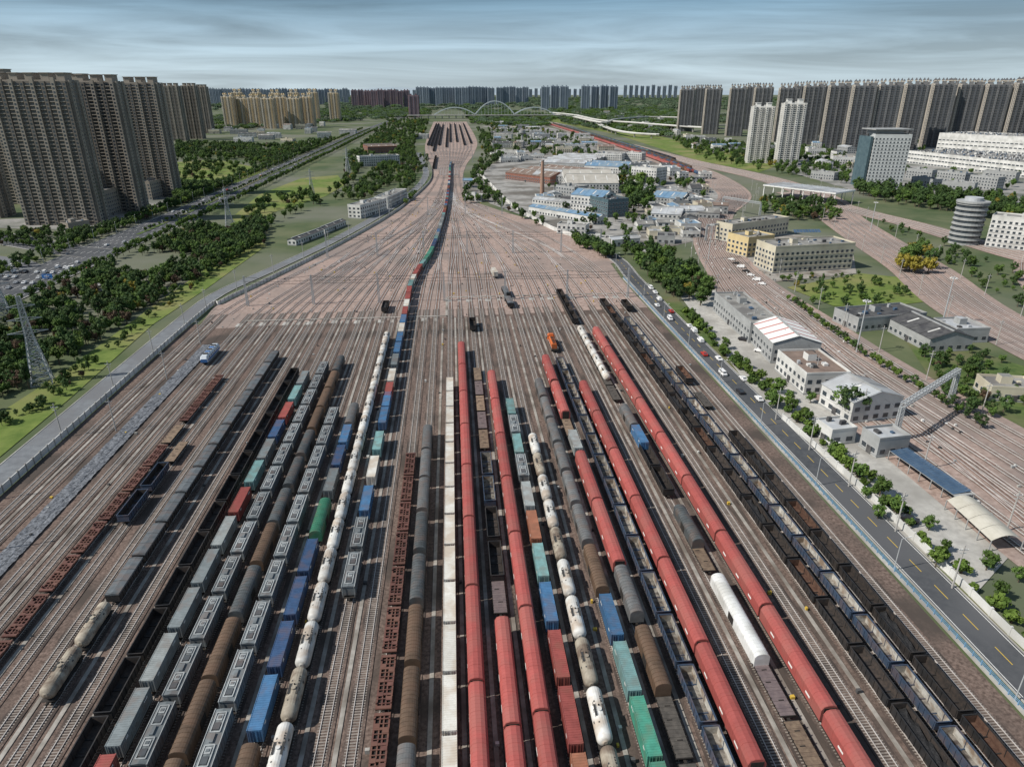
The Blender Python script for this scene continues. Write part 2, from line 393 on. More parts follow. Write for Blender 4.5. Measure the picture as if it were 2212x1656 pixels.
def w_hopper(c,fr,dk):
    b=MB(); L=13.2; under(b,L)
    b.box(-1.5,1.5,-L/2+.5,L/2-.5,1.5,3.9,c)
    b.prof([(-1.52,3.7),(-1.45,3.95),(0,4.15),(1.45,3.95),(1.52,3.7)],-L/2+.4,L/2-.4,c)
    for k in range(12):
        y=-L/2+.7+k*(L-1.4)/11
        for s in (-1,1): b.box(s*1.52-.07,s*1.52+.07,y-.06,y+.06,1.5,3.75,c,True)
    for s in (-1,1): b.box(s*1.42-.06,s*1.42+.06,-L/2+.3,L/2-.3,4.0,4.1,fr,True)
    for yc in (-3.3,3.3):
        for xx in (-.8,.8): b.box(xx-.09,xx+.09,yc-2.0,yc+2.0,4.08,4.22,fr,True)
        for yy in (-2,2): b.box(-.85,.85,yc+yy-.09,yc+yy+.09,4.1,4.24,fr,True)
        b.box(-.55,.55,yc-1.6,yc-.2,4.1,4.32,dk,True); b.box(-.5,.5,yc+.3,yc+1.5,4.1,4.3,fr,True); b.box(-.3,.3,yc+.6,yc+1.2,4.3,4.4,c,True)
    b.box(-.3,.3,-.9,.9,4.1,4.4,c,True)
    for e in (-1,1):
        for x in (-1.3,1.3): b.beam((x,e*(L/2-.3),1.2),(x,e*(L/2-.3),4.0),.08,fr)
        b.face([(-1.4,e*(L/2-.5),1.5),(1.4,e*(L/2-.5),1.5),(1.2,e*(L/2-1.5),1.12),(-1.2,e*(L/2-1.5),1.12)],c)
    return b.mesh('hopper_wagon')
def w_skel(c):
    b=MB(); L=12.9; under(b,L)
    for s in (-1,1):
        b.box(s*1.3-.16,s*1.3+.16,-L/2,L/2,1.1,1.45,c,True); b.box(s*.35-.12,s*.35+.12,-L/2,L/2,1.12,1.4,c,True)
    for k in range(13):
        y=-L/2+.2+k*(L-.4)/12; w=.16 if k%3 else .5; b.box(-1.45,1.45,y-w/2,y+w/2,1.3,1.5,c,True)
    for y in (-4.2,-.9,2.6):
        b.box(.3,1.4,y-.4,y+.5,1.44,1.53,c,True); b.box(-1.4,-.3,y+.6,y+1.5,1.44,1.53,c,True)
    for e in (-1,1):
        b.box(-1.45,1.45,e*(L/2-.35)-.3,e*(L/2-.35)+.3,1.44,1.56,c,True)
        for s in (-1,1): b.box(s*1.35-.12,s*1.35+.12,e*5.2-.2,e*5.2+.2,1.5,1.85,c,True)
    return b.mesh('skeleton_flat_wagon')
def w_flat(c,c2,L=12.9):
    b=MB(); under(b,L)
    b.box(-1.5,1.5,-L/2,L/2,1.1,1.35,c2,True)
    for k in range(16):
        y=-L/2+.15+k*(L-.3)/16; b.box(-1.42,1.42,y,y+(L-.3)/16-.04,1.35,1.40+.01*(k%3),c)
    for s in (-1,1):
        for k in range(8): y=-L/2+.8+k*(L-1.6)/7; b.box(s*1.53-.06,s*1.53+.06,y-.1,y+.1,1.1,1.55,c2,True)
    for x,y in ((.2,-3),(-.4,1.2),(.1,4.2)): b.box(x-.5,x+.5,y-.12,y+.12,1.41,1.46,c2)
    return b.mesh('flat_wagon')
def loco(c,c2,L=17):
    b=MB(); under(b,L,1.3)
    b.box(-1.5,1.5,-L/2,L/2,1.2,1.5,c2,True)
    b.prof([(-1.1,1.5),(-1.15,3.4),(-.8,3.8),(.8,3.8),(1.15,3.4),(1.1,1.5)],-L/2+1,L/2-5.4,c)
    b.prof([(-1.5,1.5),(-1.52,3.8),(-1.0,4.4),(1.0,4.4),(1.52,3.8),(1.5,1.5)],L/2-5.4,L/2-3,c)
    b.prof([(-1.1,1.5),(-1.12,2.8),(-.8,3.1),(.8,3.1),(1.12,2.8),(1.1,1.5)],L/2-3,L/2-.8,c)
    for yy in (L/2-5.43,L/2-2.97): b.box(-1.1,1.1,yy-.02,yy+.02,3.2,3.8,glass,True)
    for s in (-1,1): b.box(s*1.54-.02,s*1.54+.02,L/2-5,L/2-3.4,2.9,3.6,glass,True)
    for k in range(5): b.box(-.6,.6,-L/2+1.8+k*1.9,-L/2+3+k*1.9,3.8,3.95,black)
    for s in (-1,1):
        b.beam((s*1.45,-L/2,2.4),(s*1.45,L/2-5.5,2.4),.05,white)
        for k in range(7): b.beam((s*1.45,-L/2+k*1.8,1.5),(s*1.45,-L/2+k*1.8,2.4),.05,white)
    b.box(-1.5,1.5,-L/2-.1,-L/2+.05,.6,1.5,c2,True); b.box(-1.5,1.5,L/2-.05,L/2+.1,.6,1.5,c2,True)
    return b.mesh('locomotive')
def eloco(c,c2,L=17):
    b=MB(); under(b,L,1.2)
    i=[(-1.5,1.2),(-1.52,3.3),(-1.1,3.9),(1.1,3.9),(1.52,3.3),(1.5,1.2)]
    b.prof(i,-L/2+.9,L/2-.9,c)
    for e in (-1,1):
        y0=e*(L/2-.9); y1=e*(L/2)
        q=[(x,y0,z) for x,z in i]; r=[(x*.92,y1,1.2+(z-1.2)*.55) for x,z in i]
        for a in range(5): b.face([q[a],q[a+1],r[a+1],r[a]],c)
        b.face(r,c2)
        b.face([(-1.1,y0+e*.25,3.45),(1.1,y0+e*.25,3.45),(1.0,y0+e*.75,2.75),(-1.0,y0+e*.75,2.75)],glass)
    for s in (-1,1):
        b.box(s*1.53-.03,s*1.53+.03,-L/2+1,L/2-1,1.5,2.3,c2,True)
        for k in range(6): b.box(s*1.53-.02,s*1.53+.02,-6+k*2.2,-5+k*2.2,2.6,3.2,glass,True)
    for k in range(5): b.box(-.9,.9,-6+k*2.6,-4.4+k*2.6,3.9,4.1,c2 if k%2 else black)
    return b.mesh('locomotive')
red=paint('carrier_red',(.36,.088,.078),.15,rust=(.25,.12,.10),rs=.15); brown=paint('boxcar_brown',(.15,.10,.068),.35); dgrey=paint('boxcar_grey',(.085,.095,.10),.35)
mgrey=paint('boxcar_midgrey',(.15,.155,.158),.3); blk=paint('gondola_black',(.028,.028,.03),.4,rust=(.06,.045,.035)); inblk=M('gondola_inside_dark',(.026,.024,.024),(.06,.047,.04),1.2,.9,rand=.3)
inlt=M('gondola_inside_light',(.30,.29,.26),(.45,.44,.41),1.0,.9,rand=.25,c3=(.2,.15,.11),scale3=.4); inbr=M('gondola_inside_rust',(.07,.036,.026),(.13,.075,.052),1,.9,rand=.2)
infl=M('gondola_floor_dusty',(.13,.115,.10),(.27,.25,.22),1.3,.9,rand=.3,c3=(.06,.05,.045),scale3=.5)
navy=paint('wagon_navy',(.045,.07,.115),.3); lid=paint('tarp_grey',(.125,.142,.155),.3); coal=M('coal_load',(.012,.012,.013),(.035,.035,.037),3,.9,bump=.1)
tw=M('tank_white',(.62,.62,.60),(.50,.49,.46),.5,.5,rand=.12,c3=(.42,.36,.30),scale3=.3); td=M('tank_dirty',(.40,.36,.29),(.29,.25,.20),.5,.6,rand=.15,c3=(.17,.13,.10),scale3=.4)
tmk=M('stencil_dark',(.05,.05,.05)); hop=paint('hopper_grey',(.165,.188,.20),.3); hfr=M('hopper_frame_pale',(.42,.44,.44),(.29,.31,.32),.7,.8,rand=.15); hdk=paint('hopper_hatch',(.085,.095,.105),.2)
sk=paint('skeleton_brown',(.14,.065,.053),.3); wood=M('wood_deck',(.25,.185,.13),(.14,.10,.075),.9,.9,rand=.2); deckp=M('deck_purple',(.12,.095,.10),(.17,.135,.135),.9,.9,rand=.1)
MESH={'car':w_carrier(red),'ab':w_arch(brown),'ag':w_arch(dgrey),'am':w_arch(mgrey),'agr':w_arch(paint('boxcar_green',(.04,.17,.105))),
'gk':w_gon(blk,inblk),'gkr':w_gon(blk,inbr),'gl':w_gon(navy,inlt,flr=infl),'gb':w_gon(navy,inblk),'gc':w_gon(blk,inblk,coal),'lid':w_lid(blk,lid),
'tw':w_tank(tw,tmk),'td':w_tank(td,tmk),'cw':w_cont(M('container_white',(.66,.65,.61),(.56,.54,.49),.5,.7,rand=.08,c3=(.50,.44,.37),scale3=.2)),
'cg':w_cont(paint('container_grey',(.20,.23,.24))),'cb':w_cont(paint('container_blue',(.07,.18,.34))),'cn':w_cont(paint('container_navy',(.045,.095,.20))),
'cr':w_cont(paint('container_red',(.33,.085,.075))),'co':w_cont(paint('container_orange',(.42,.18,.11))),'ct':w_cont(paint('container_teal',(.20,.36,.36))),
'cgr':w_cont(paint('container_green',(.07,.29,.21))),'cl':w_cont(paint('container_pale',(.34,.37,.37))),'hop':w_hopper(hop,hfr,hdk),'sk':w_skel(sk),'fl':w_flat(wood,black),'fp':w_flat(deckp,black),'fd':w_flat(M('deck_dark',(.06,.055,.05),(.1,.09,.08),1,.9,rand=.1),black),
'wl':w_arch(M('boxcar_white',(.70,.71,.71),(.62,.63,.62),.4,.6,c3=(.5,.5,.48),scale3=.2),24.5)}
LEN={'car':26.6,'ab':16.4,'ag':16.4,'am':16.4,'agr':16.4,'tw':12.4,'td':12.4,'wl':25.5,'hop':14}
NAME={'car':'car_carrier_wagon','a':'covered_boxcar','g':'gondola_wagon','l':'covered_gondola_wagon','t':'tank_wagon','c':'container_wagon','h':'hopper_wagon','s':'skeleton_flat_wagon','f':'flat_wagon','w':'covered_boxcar'}
TOP={'a':4.2,'c':4.0,'g':3.1,'l':3.3,'t':4.0,'h':4.1,'s':1.5,'f':1.5,'w':4.2}
def wag(t,x,y,rz=0): put(NAME.get(t) or NAME[t[0]],MESH[t],(x,y,.30),rz)
def column(X,segs):
    for vn,vf,ts in segs:
        ts=ts.split(',')
        z=(4.7 if ts[0]=='car' else TOP[ts[0][0]])
        ya=Yof(X,vn,z); yb=Yof(X,vf,z)
        L=0; seq=[]; i=0
        while True:
            t=ts[i%len(ts)]; l=LEN.get(t,13.8 if t[0] in 'gslf' else 13.2)
            if L+l>yb-ya+l*.45 and seq: break
            seq.append((t,l)); L+=l; i+=1
        y=yb-L if vn>=1700 else ya; k=1 if vn>=1700 else min(1.08,max(1.0,(yb-ya)/L))
        for t,l in seq: wag(t,X,y+l*k/2); y+=l*k
column(-90.6,[(1500,960,'sk'),(960,915,'fl'),(910,820,'sk')])
column(-85,[(1120,992,'gb'),(1000,952,'fl')])
column(-74,[(1500,1292,'td'),(1288,757,'lid')])
column(-61.7,[(1800,795,'gk')])
column(-56.2,[(1800,1625,'cr'),(1622,1112,'cg,cl,cg'),(1112,1045,'cr'),(1045,905,'ct,cg,cn'),(905,865,'cr'),(865,792,'ct,cg')])
column(-50.5,[(1800,780,'hop')])
column(-45,[(1800,1330,'ab'),(1330,1215,'ag'),(1215,1130,'ab'),(1130,925,'ag'),(925,800,'ab'),(800,765,'ag')])
column(-39.9,[(1800,878,'hop')])
column(-33.4,[(1800,1600,'ab'),(1590,1240,'cb,cn,cn'),(1240,1160,'cn'),(1155,1068,'agr'),(1065,915,'cg,cn,cb,cn'),(915,868,'am')])
column(-28.5,[(1800,1250,'tw,tw,td'),(1250,718,'tw')])
column(-22.4,[(1275,1112,'hop'),(1108,1037,'cb'),(1035,977,'cw'),(975,915,'ct'),(915,858,'cb'),(856,826,'cr'),(825,790,'cw'),(790,738,'cg,cb')])
column(-12.1,[(1800,978,'sk')])
column(-7.2,[(1800,1600,'am'),(1600,1300,'ab'),(1300,1100,'ag'),(1100,916,'am')])
column(0,[(1800,815,'cw')])
column(5,[(1800,738,'car')])
column(10.9,[(1800,1330,'car'),(1328,1262,'fp'),(1250,1090,'gk'),(1085,975,'gl'),(970,800,'fl,fp')])
column(16.2,[(1800,800,'car')])
column(21.2,[(1800,1622,'co'),(1620,1350,'cr'),(1350,1252,'cb'),(1250,1170,'ct'),(1168,1100,'co'),(1098,1030,'cl,cg'),(1030,862,'hop,ct')])
column(26.5,[(1800,1280,'td,tw'),(1280,932,'tw,td,tw')])
column(33.8,[(1800,1500,'cgr'),(1498,1382,'ct'),(1380,1276,'cb'),(1272,1172,'ab'),(1170,815,'am')])
column(39.5,[(1800,1500,'fd'),(1490,1332,'ab'),(1328,1215,'am'),(1212,975,'car'),(970,900,'cl,fl'),(890,765,'car')])
column(45.3,[(1800,772,'gl')])
column(50.1,[(1800,822,'car')])
column(60.7,[(1800,1425,'fl,fp'),(1420,1240,'wl'),(1236,1178,'fl'),(1172,1065,'ag'),(1060,960,'gk'),(958,920,'cb'),(918,865,'am'),(865,815,'fd'),(812,702,'tw'),(690,630,'gk')])
column(67.3,[(1800,706,'car')])
column(81,[(1800,645,'gk,gc,gk,gk,gkr')])
column(86.4,[(1800,685,'gl')])
column(92,[(1800,930,'gk,gkr,gk,gc,gk'),(880,850,'fd'),(820,790,'gkr'),(664,645,'gk')])
orange=paint('loco_orange',(.55,.13,.03),.1); 
put('locomotive',loco(orange,black),(45.3,Yof(45.3,735,3),.3))
blu=M('loco_blue_paint',(.04,.12,.30),(.05,.14,.34),1,.4); palec=M('loco_pale_paint',(.55,.60,.64),(.5,.55,.6),1,.4)
put('locomotive',eloco(palec,blu),(-101.5,Yof(-101.5,765,2),.3))
wag('gk',10.9,Yof(10.9,700,2)); wag('gc',-33.4,Yof(-33.4,662,2))
for u,v in ((1100,652),(1092,630)):
    x,y=G(u,v,2); wag('lid',x,y,.06)
x,y=G(1068,590,2); wag('cw',x,y,.1)
tp=catmull([(-22.4,Yof(-22.4,738,4)),(-22.4,345),(-22.3,385),(-19.5,421),(-12.4,482),(-6.5,602),(-3,720),(-1,862),(0,1050),(2,1120)],3)
seqt='cb,cw,cb,cr,cw,cr,cr,ct,cw,cr,cr,ct,cgr,cgr,cgr,cn,cn,ct,cl,cb,cg,cl,cg,cl,cg,ct,cr,co,ab,cb,cr,cn,cr,ct,cr,cb,cr,cn,ab,cr,ag'.split(',')
acc=0; nxt=6.6; q=0
for a,c in zip(tp,tp[1:]):
    l=math.hypot(c[0]-a[0],c[1]-a[1])
    while acc+l>nxt:
        t=(nxt-acc)/l; wag(seqt[q%len(seqt)],a[0]+(c[0]-a[0])*t,a[1]+(c[1]-a[1])*t,-math.atan2(c[0]-a[0],c[1]-a[1])); q+=1; nxt+=13.3
    acc+=l
def train(x,y0,y1,seq,curve=None,o=0):
    k=0
    if curve:
        pts=[p for p in off(curve,o) if y0<=p[1]<=y1]
    else: pts=[(x,y0),(x,y1)]
    pts=catmull(pts,5); acc=0; nxt=7
    for a,c in zip(pts,pts[1:]):
        l=math.hypot(c[0]-a[0],c[1]-a[1])
        while acc+l>nxt:
            t=(nxt-acc)/l; wag(seq[k%len(seq)],a[0]+(c[0]-a[0])*t,a[1]+(c[1]-a[1])*t,-math.atan2(c[0]-a[0],c[1]-a[1])); k+=1
            nxt+=LEN.get(seq[(k)%len(seq)],13.8)
        acc+=l
for x,a,c in ((-46,1500,2500),(-38.4,1480,2500),(-30.8,1350,2300),(-23,1500,2450),(-7.8,1450,2200),(0,1600,2500),(15,1600,2500),(30,1500,2400),(45,1550,2500)):
    train(x,a,c,['gk','gc','gk','gb'])
train(-24,1040,1230,['gk'])
train(0,1060,2500,['car'],C1,-19); train(0,900,1500,['cb','cr','cn'],C1,-8); train(0,1000,2500,['ab','ag'],C1,2); train(0,1150,2300,['gk','gb'],C1,14); train(0,960,1900,['cr','co','ab'],C1,-13.5); train(0,1300,2400,['ct','cg','cb'],C1,8)
# ---------------- roads, pavements ----------------
def road(name,pts,w,z,mat,kerb=True,centre=None,lanes=0,world=False,step=14):
    c=catmull([p if world else G(*p) for p in pts],step)
    b=MB(); b.ribbon(c,-w/2,w/2,z,mat)
    if kerb:
        for s in (-1,1): b.wall(c,s*w/2,s*(w/2+.35),z-.1,z+.13,conc)
    b.obj(name)
    if centre or lanes:
        b=MB()
        if centre=='dash':
            for i in range(0,len(c)-1,1):
                a,d=c[i],c[i+1]; m=((a[0]+d[0])/2,(a[1]+d[1])/2); b.ribbon([a,m],-.1,.1,z+.02,yellowp)
        for k in range(lanes):
            o=(k+1)*w/(lanes+1)-w/2
            for i in range(0,len(c)-1):
                a,d=c[i],c[i+1]; m=((a[0]*.6+d[0]*.4),(a[1]*.6+d[1]*.4)); b.ribbon([a,m],o-.1,o+.1,z+.02,white)
        for s in (-1,1): b.ribbon(c,s*(w/2-.5)-.08,s*(w/2-.5)+.08,z+.02,white)
        b.obj('road_markings')
    return c
RR=road('service_road',[(111.5,10),(111.5,150),(111,300),(111.5,400),(113,446),(106,500),(98,545)],9,.06,asph,centre='dash',world=True,step=8)
LR=road('concrete_road',[(-133,10),(-133,200),(-132.5,330),(-130,385),(-114,440),(-88,535),(-64,650),(-47,760),(-34,905),(-36,1050),(-58,1330)],7.5,.05,asph2,world=True)
MR=road('main_road',[(-260,760),(-60,662),(70,606),(230,535),(400,462),(560,388),(700,325),(810,275),(900,242)],36,.05,asph,lanes=7)
b=MB(); mrn=[p for p in MR if p[1]>560]; b.wall(mrn,-1.6,1.6,.0,.22,grassd); b.obj('median_strip')
XR=road('cross_street',[(-300,440),(-60,500),(120,535),(215,548)],26,.03,asph,lanes=4)
poly('parking_lot',[(-200,600),(-60,545),(60,560),(100,575),(20,625),(-150,690)],-.05,asph2)
poly('plaza_pavement',[(-200,480),(0,492),(230,500),(330,455),(420,425),(380,410),(100,470)],-.1,paver)
poly('industrial_pavement',[(1000,400),(1040,365),(1090,340),(1150,300),(1040,272),(1170,270),(1280,300),(1420,345),(1540,385),(1590,420),(1545,470),(1500,520),(1400,545),(1230,505),(1170,480),(1060,440)],-.12,indus)
poly('right_yard_pavement',[(1470,640),(1545,625),(1620,690),(1720,780),(1920,935),(1925,990),(2100,1110),(2190,1190),(2100,1290),(1790,1000),(1600,810)],-.1,conc)
poly('right_building_pavement',[(1560,540),(1660,500),(1840,520),(1850,590),(1660,610),(1620,640),(1570,570)],-.09,concd)
poly('grass_field',[(1700,620),(1860,590),(1960,600),(2010,650),(1880,665),(1800,660)],-.07,grass)
poly('grass_field',[(500,470),(560,420),(650,385),(730,378),(745,400),(700,425),(600,455),(520,490)],-.1,grass)
poly('grass_field',[(380,350),(470,345),(600,370),(560,385),(440,405),(375,400)],-.1,grass)
poly('grass_verge',[(-60,1010),(-60,930),(0,890),(140,800),(330,660),(480,555),(560,520),(575,530),(450,620),(330,700),(150,860),(0,985)],-.1,grass)
poly('grass_field',[(1130,250),(1300,262),(1450,300),(1600,330),(1700,350),(1640,372),(1500,345),(1330,290)],-.12,grass)
poly('grass_verge',[(2050,920),(2212,960),(2300,880),(2212,790),(2060,740),(1990,700),(1960,740),(2000,800)],-.14,grassd)
poly('residential_pavement',[(1700,330),(1850,300),(2400,290),(2600,420),(2212,440),(1950,415),(1840,410),(1700,370)],-.13,paver)
poly('grass_verge',[(1400,640),(1460,640),(1600,800),(1790,990),(2212,1400),(2300,1480),(2300,1540),(2212,1455),(1700,930)],-.11,grassd)
# ---------------- buildings ----------------
wcream=M('wall_cream',(.52,.48,.37),(.60,.56,.45),.2,.9,c3=(.45,.41,.32),scale3=.1); wwhite=M('wall_white',(.58,.58,.56),(.68,.68,.66),.15,.9,c3=(.48,.48,.46),scale3=.1)
wyel=M('wall_yellow',(.55,.44,.24),(.62,.5,.28),.2,.9); wgrey=M('wall_grey',(.28,.29,.29),(.36,.37,.37),.2,.9); wred=M('wall_red_brick',(.20,.09,.065),(.26,.12,.09),.3,.9)
rgrey=M('roof_grey',(.20,.20,.19),(.33,.32,.30),.25,.9,c3=(.15,.145,.14),scale3=.12); rblue=M('roof_blue_metal',(.12,.22,.34),(.17,.28,.40),.2,.6,c3=(.2,.27,.33),scale3=.08); rdark=M('roof_dark',(.05,.05,.055),(.10,.10,.10),.3,.85)
rlight=M('roof_pale_metal',(.38,.40,.42),(.50,.52,.54),.15,.6,c3=(.30,.30,.30),scale3=.06); rbrown=M('roof_brown',(.16,.12,.10),(.24,.18,.15),.2,.9); solar=M('solar_panel',(.05,.09,.15),(.08,.13,.20),.5,.3); rred=M('roof_red_stripe',(.45,.16,.15),(.5,.2,.18),.4,.7)
frame=M('window_frame',(.5,.5,.5)); teal=M('wall_teal',(.06,.10,.12),(.09,.14,.16),.2,.5)
def building(name,A,B,depth,h,wall,roof,style='flat',fl=3.3,bay=3.4,win=True,world=False,ridges=1,wfrac=.5,clutter=True,stripe=None):
    a=A if world else G(*A); c=B if world else G(*B)
    W=math.hypot(c[0]-a[0],c[1]-a[1]); an=math.atan2(c[1]-a[1],c[0]-a[0]); D=depth
    b=MB(); b.box(0,W,0,D,-.3,h,wall,top=roof)
    b.box(-.12,W+.12,-.12,D+.12,-.3,.5,wgrey)
    if win:
        nf=max(1,int(h/fl))
        for s,LL in ((0,W),(1,W),(2,D),(3,D)):
            nb=max(1,int(LL/bay)); pb=LL/nb; ww=pb*wfrac/2
            for k in range(nf):
                z0=k*fl+1.0; z1=z0+1.6
                if z1>h-.2: continue
                for j in range(nb):
                    x=(j+.5)*pb
                    for e,ex,mm in ((.02,.14,frame),(.05,0,glass)):
                        p0,p1,q0,q1=x-ww-ex,x+ww+ex,z0-ex,z1+ex
                        if s==0: q=[(p0,-e,q0),(p1,-e,q0),(p1,-e,q1),(p0,-e,q1)]
                        elif s==1: q=[(p0,D+e,q0),(p1,D+e,q0),(p1,D+e,q1),(p0,D+e,q1)]
                        elif s==2: q=[(-e,p0,q0),(-e,p1,q0),(-e,p1,q1),(-e,p0,q1)]
                        else: q=[(W+e,p0,q0),(W+e,p1,q0),(W+e,p1,q1),(W+e,p0,q1)]
                        b.face(q,mm)
                if s<2:
                    yy=-.25 if s==0 else D+.05
                    b.box(0,LL,yy,yy+.2,z0-.35,z0-.2,wall,True)
    b.box(W*.45,W*.45+2,-.3,.0,-.2,2.4,rdark)
    if style=='flat':
        for q in ((-.05,W+.05,-.05,.25),(-.05,W+.05,D-.25,D+.05),(-.05,.25,.25,D-.25),(W-.25,W+.05,.25,D-.25)): b.box(*q,h,h+.8,wall)
        if clutter:
            for k in range(max(2,int(W*D/70))):
                x=R.uniform(1,max(1.2,W-4)); y=R.uniform(1,max(1.2,D-3)); sx=R.uniform(.8,2.6); b.box(x,x+sx,y,y+R.uniform(.8,2.2),h,h+R.uniform(.4,1.6)+k*.003,R.choice([wall,rlight,wgrey,solar,rdark]))
            if W>15: b.box(W*.3,W*.3+4,D*.4,D*.4+3.5,h,h+2.8,wall,top=roof)
    elif style=='gable':
        rd=D/ridges; rh=rd*.16
        for k in range(ridges):
            y0=k*rd-(.4 if k==0 else 0); y1=(k+1)*rd+(.4 if k==ridges-1 else 0); ym=(y0+y1)/2
            b.face([(-.4,y0,h),(W+.4,y0,h),(W+.4,ym,h+rh),(-.4,ym,h+rh)],roof); b.face([(-.4,ym,h+rh),(W+.4,ym,h+rh),(W+.4,y1,h),(-.4,y1,h)],roof)
            b.face([(0,y0,h),(0,y1,h),(0,ym,h+rh)],wall); b.face([(W,y0,h),(W,y1,h),(W,ym,h+rh)],wall)
            n=int(W/6)
            for j in range(n+1):
                x=j*W/n if n else 0
                b.beam((x,y0,h+.06),(x,ym,h+rh+.06),.2,roof); b.beam((x,ym,h+rh+.06),(x,y1,h+.06),.2,roof)
                if j%2 and not stripe: b.face([(x+.5,y0+rd*.15,h+.1+rh*.3),(x+1.6,y0+rd*.15,h+.1+rh*.3),(x+1.6,ym-rd*.1,h+.1+rh*.8),(x+.5,ym-rd*.1,h+.1+rh*.8)],wwhite)
            b.box(0,W,ym-.4,ym+.4,h+rh-.1,h+rh+.35,wgrey)
            if stripe:
                for j in range(n):
                    x=(j+.3)*W/n; w=W/n*.16
                    b.face([(x,y0,h+.08),(x+w,y0,h+.08),(x+w,ym,h+rh+.08),(x,ym,h+rh+.08)],stripe); b.face([(x,ym,h+rh+.08),(x+w,ym,h+rh+.08),(x+w,y1,h+.08),(x,y1,h+.08)],stripe)
    return b.obj(name,(a[0],a[1],0),an)
building('factory_shed',(1092,388),(1188,400),95,9,wred,rbrown,'gable',ridges=3)
building('factory_shed',(1165,364),(1262,368),130,9,wgrey,rlight,'gable',ridges=5)
building('factory_shed',(1225,418),(1335,418),95,11,wwhite,M('roof_beige',(.36,.34,.30),(.46,.44,.40),.1,.8),'gable',ridges=2)
building('factory_shed',(1150,395),(1225,400),45,10,wgrey,rlight,'gable',ridges=2)
building('factory_shed',(1262,372),(1345,376),50,9,wwhite,rblue,'gable',ridges=2)
building('factory_shed',(1142,460),(1290,485),12,6,wwhite,rblue,'gable')
building('factory_shed',(1150,445),(1320,466),12,7,wwhite,rlight,'gable')
building('factory_building',(1232,455),(1300,462),28,15,wwhite,rblue,'gable')
building('factory_building',(1312,470),(1356,466),30,15,teal,rdark)
building('factory_building',(1200,430),(1240,436),20,14,wgrey,rgrey)
building('white_office',(1203,504),(1264,508),13,7,wwhite,rgrey)
building('workshop',(1265,527),(1318,532),10,5,wwhite,rgrey)
building('workshop',(1322,533),(1382,528),9,5,wwhite,rlight,'gable')
building('office_building',(1362,395),(1416,400),26,19,wwhite,rgrey)
building('office_building',(1285,352),(1342,354),30,14,wwhite,rgrey)
building('office_building',(1202,335),(1236,335),25,12,wcream,rgrey)
building('office_building',(1345,350),(1385,352),20,14,wwhite,rgrey)
building('workshop',(1405,478),(1470,482),25,7,wwhite,rlight,'gable')
building('workshop',(1405,440),(1470,446),30,7,wgrey,rblue,'gable')
building('workshop',(1470,470),(1520,470),20,6,wwhite,rlight,'gable')
building('house',(1005,434),(1040,436),10,6,wwhite,rgrey)
building('house',(1000,405),(1020,405),12,8,wwhite,rblue,'gable')
building('townhouse_row',(780,472),(836,455),13,11,wwhite,rgrey); building('townhouse_row',(838,450),(880,430),13,10,wwhite,rgrey)
building('long_office_building',(778,360),(864,356),16,14,wwhite,rgrey); building('brick_building',(795,332),(858,330),45,12,wred,rbrown,'gable',ridges=3)
building('bungalow_row',(640,530),(700,507),7,4,wwhite,rdark,'gable'); building('bungalow_row',(702,505),(748,486),7,4,wwhite,rdark,'gable')
building('house',(896,300),(925,300),20,10,wwhite,rgrey)
building('station_building',(1578,524),(1700,506),16,13,wcream,rgrey)
building('yellow_building',(1612,556),(1668,549),20,13,wyel,rgrey)
building('station_building',(1668,590),(1838,580),22,16,wcream,rgrey)
x0,y0=G(1720,560)
b=MB()
for k in range(9):
    b.face([(k*2.1,0,.4),(k*2.1+1.9,0,.4),(k*2.1+1.9,3,2.0),(k*2.1,3,2.0)],solar); b.beam((k*2.1,0,0),(k*2.1,0,.4),.1,wgrey); b.beam((k*2.1,3,0),(k*2.1,3,2.0),.1,wgrey)
b.obj('solar_panel_array',(x0,y0+8,16))
building('office_block',(1540,670),(1616,740),15,9,wgrey,rgrey)
building('striped_roof_hall',(1621,738),(1664,784),20,9,wgrey,white,'gable',stripe=rred)
building('office_block',(1674,798),(1735,852),17,8,wwhite,rbrown)
building('office_block',(1768,872),(1835,915),20,8,wwhite,rlight,'gable')
building('depot_building',(1798,692),(1850,716),38,6,wgrey,rdark); building('depot_building',(1918,714),(2004,760),20,6,wgrey,rdark,'gable')
building('depot_building',(2010,715),(2060,740),16,6,wgrey,rlight)
building('signal_house',(2135,864),(2240,870),12,5,wcream,rgrey); building('signal_house',(1757,936),(1792,962),9,5,wwhite,rlight); building('signal_house',(1855,962),(1892,988),11,6,wgrey,rlight)
building('white_factory',(1958,352),(2300,395),110,18,wwhite,rgrey,fl=6,bay=6,wfrac=.75); building('white_factory',(2020,330),(2330,352),90,34,wwhite,rgrey,fl=7,bay=7,wfrac=.7)
for (u,v,u2,v2,h) in ((1955,385,2010,390,12),(2020,395,2080,402,14),(2090,405,2150,412,14),(1965,405,2010,412,12),(2030,418,2100,424,13),(2120,390,2190,396,12),(1750,385,1800,390,9)):
    building('apartment_block',(u,v),(u2,v2),14,h,wgrey,rgrey)
building('curved_office_wing',(2126,532),(2330,556),18,22,wwhite,rgrey)
x0,y0=G(2092,528); b=MB(); b.cyl((0,6,-.3),10,10,30,wgrey,28)
for k in range(8):
    b.cyl((0,6,1.4+k*3.6),10.08,10.08,1.7,glass,28,cap=False); b.cyl((0,6,3.2+k*3.6),10.6,10.6,.5,wgrey,28)
b.cyl((0,6,29.7),10.9,10.9,1.2,wgrey,28); b.cyl((0,6,30.9),6,6,2.5,rlight,20); b.obj('round_office_tower',(x0,y0,0))
x0,y0=G(1862,412)
building('office_tower',(1868,412),(1945,414),26,60,M('wall_pale_tile',(.48,.5,.5),(.56,.58,.58),.1,.7),rgrey,fl=3.6,bay=3.6,wfrac=.45,clutter=False)
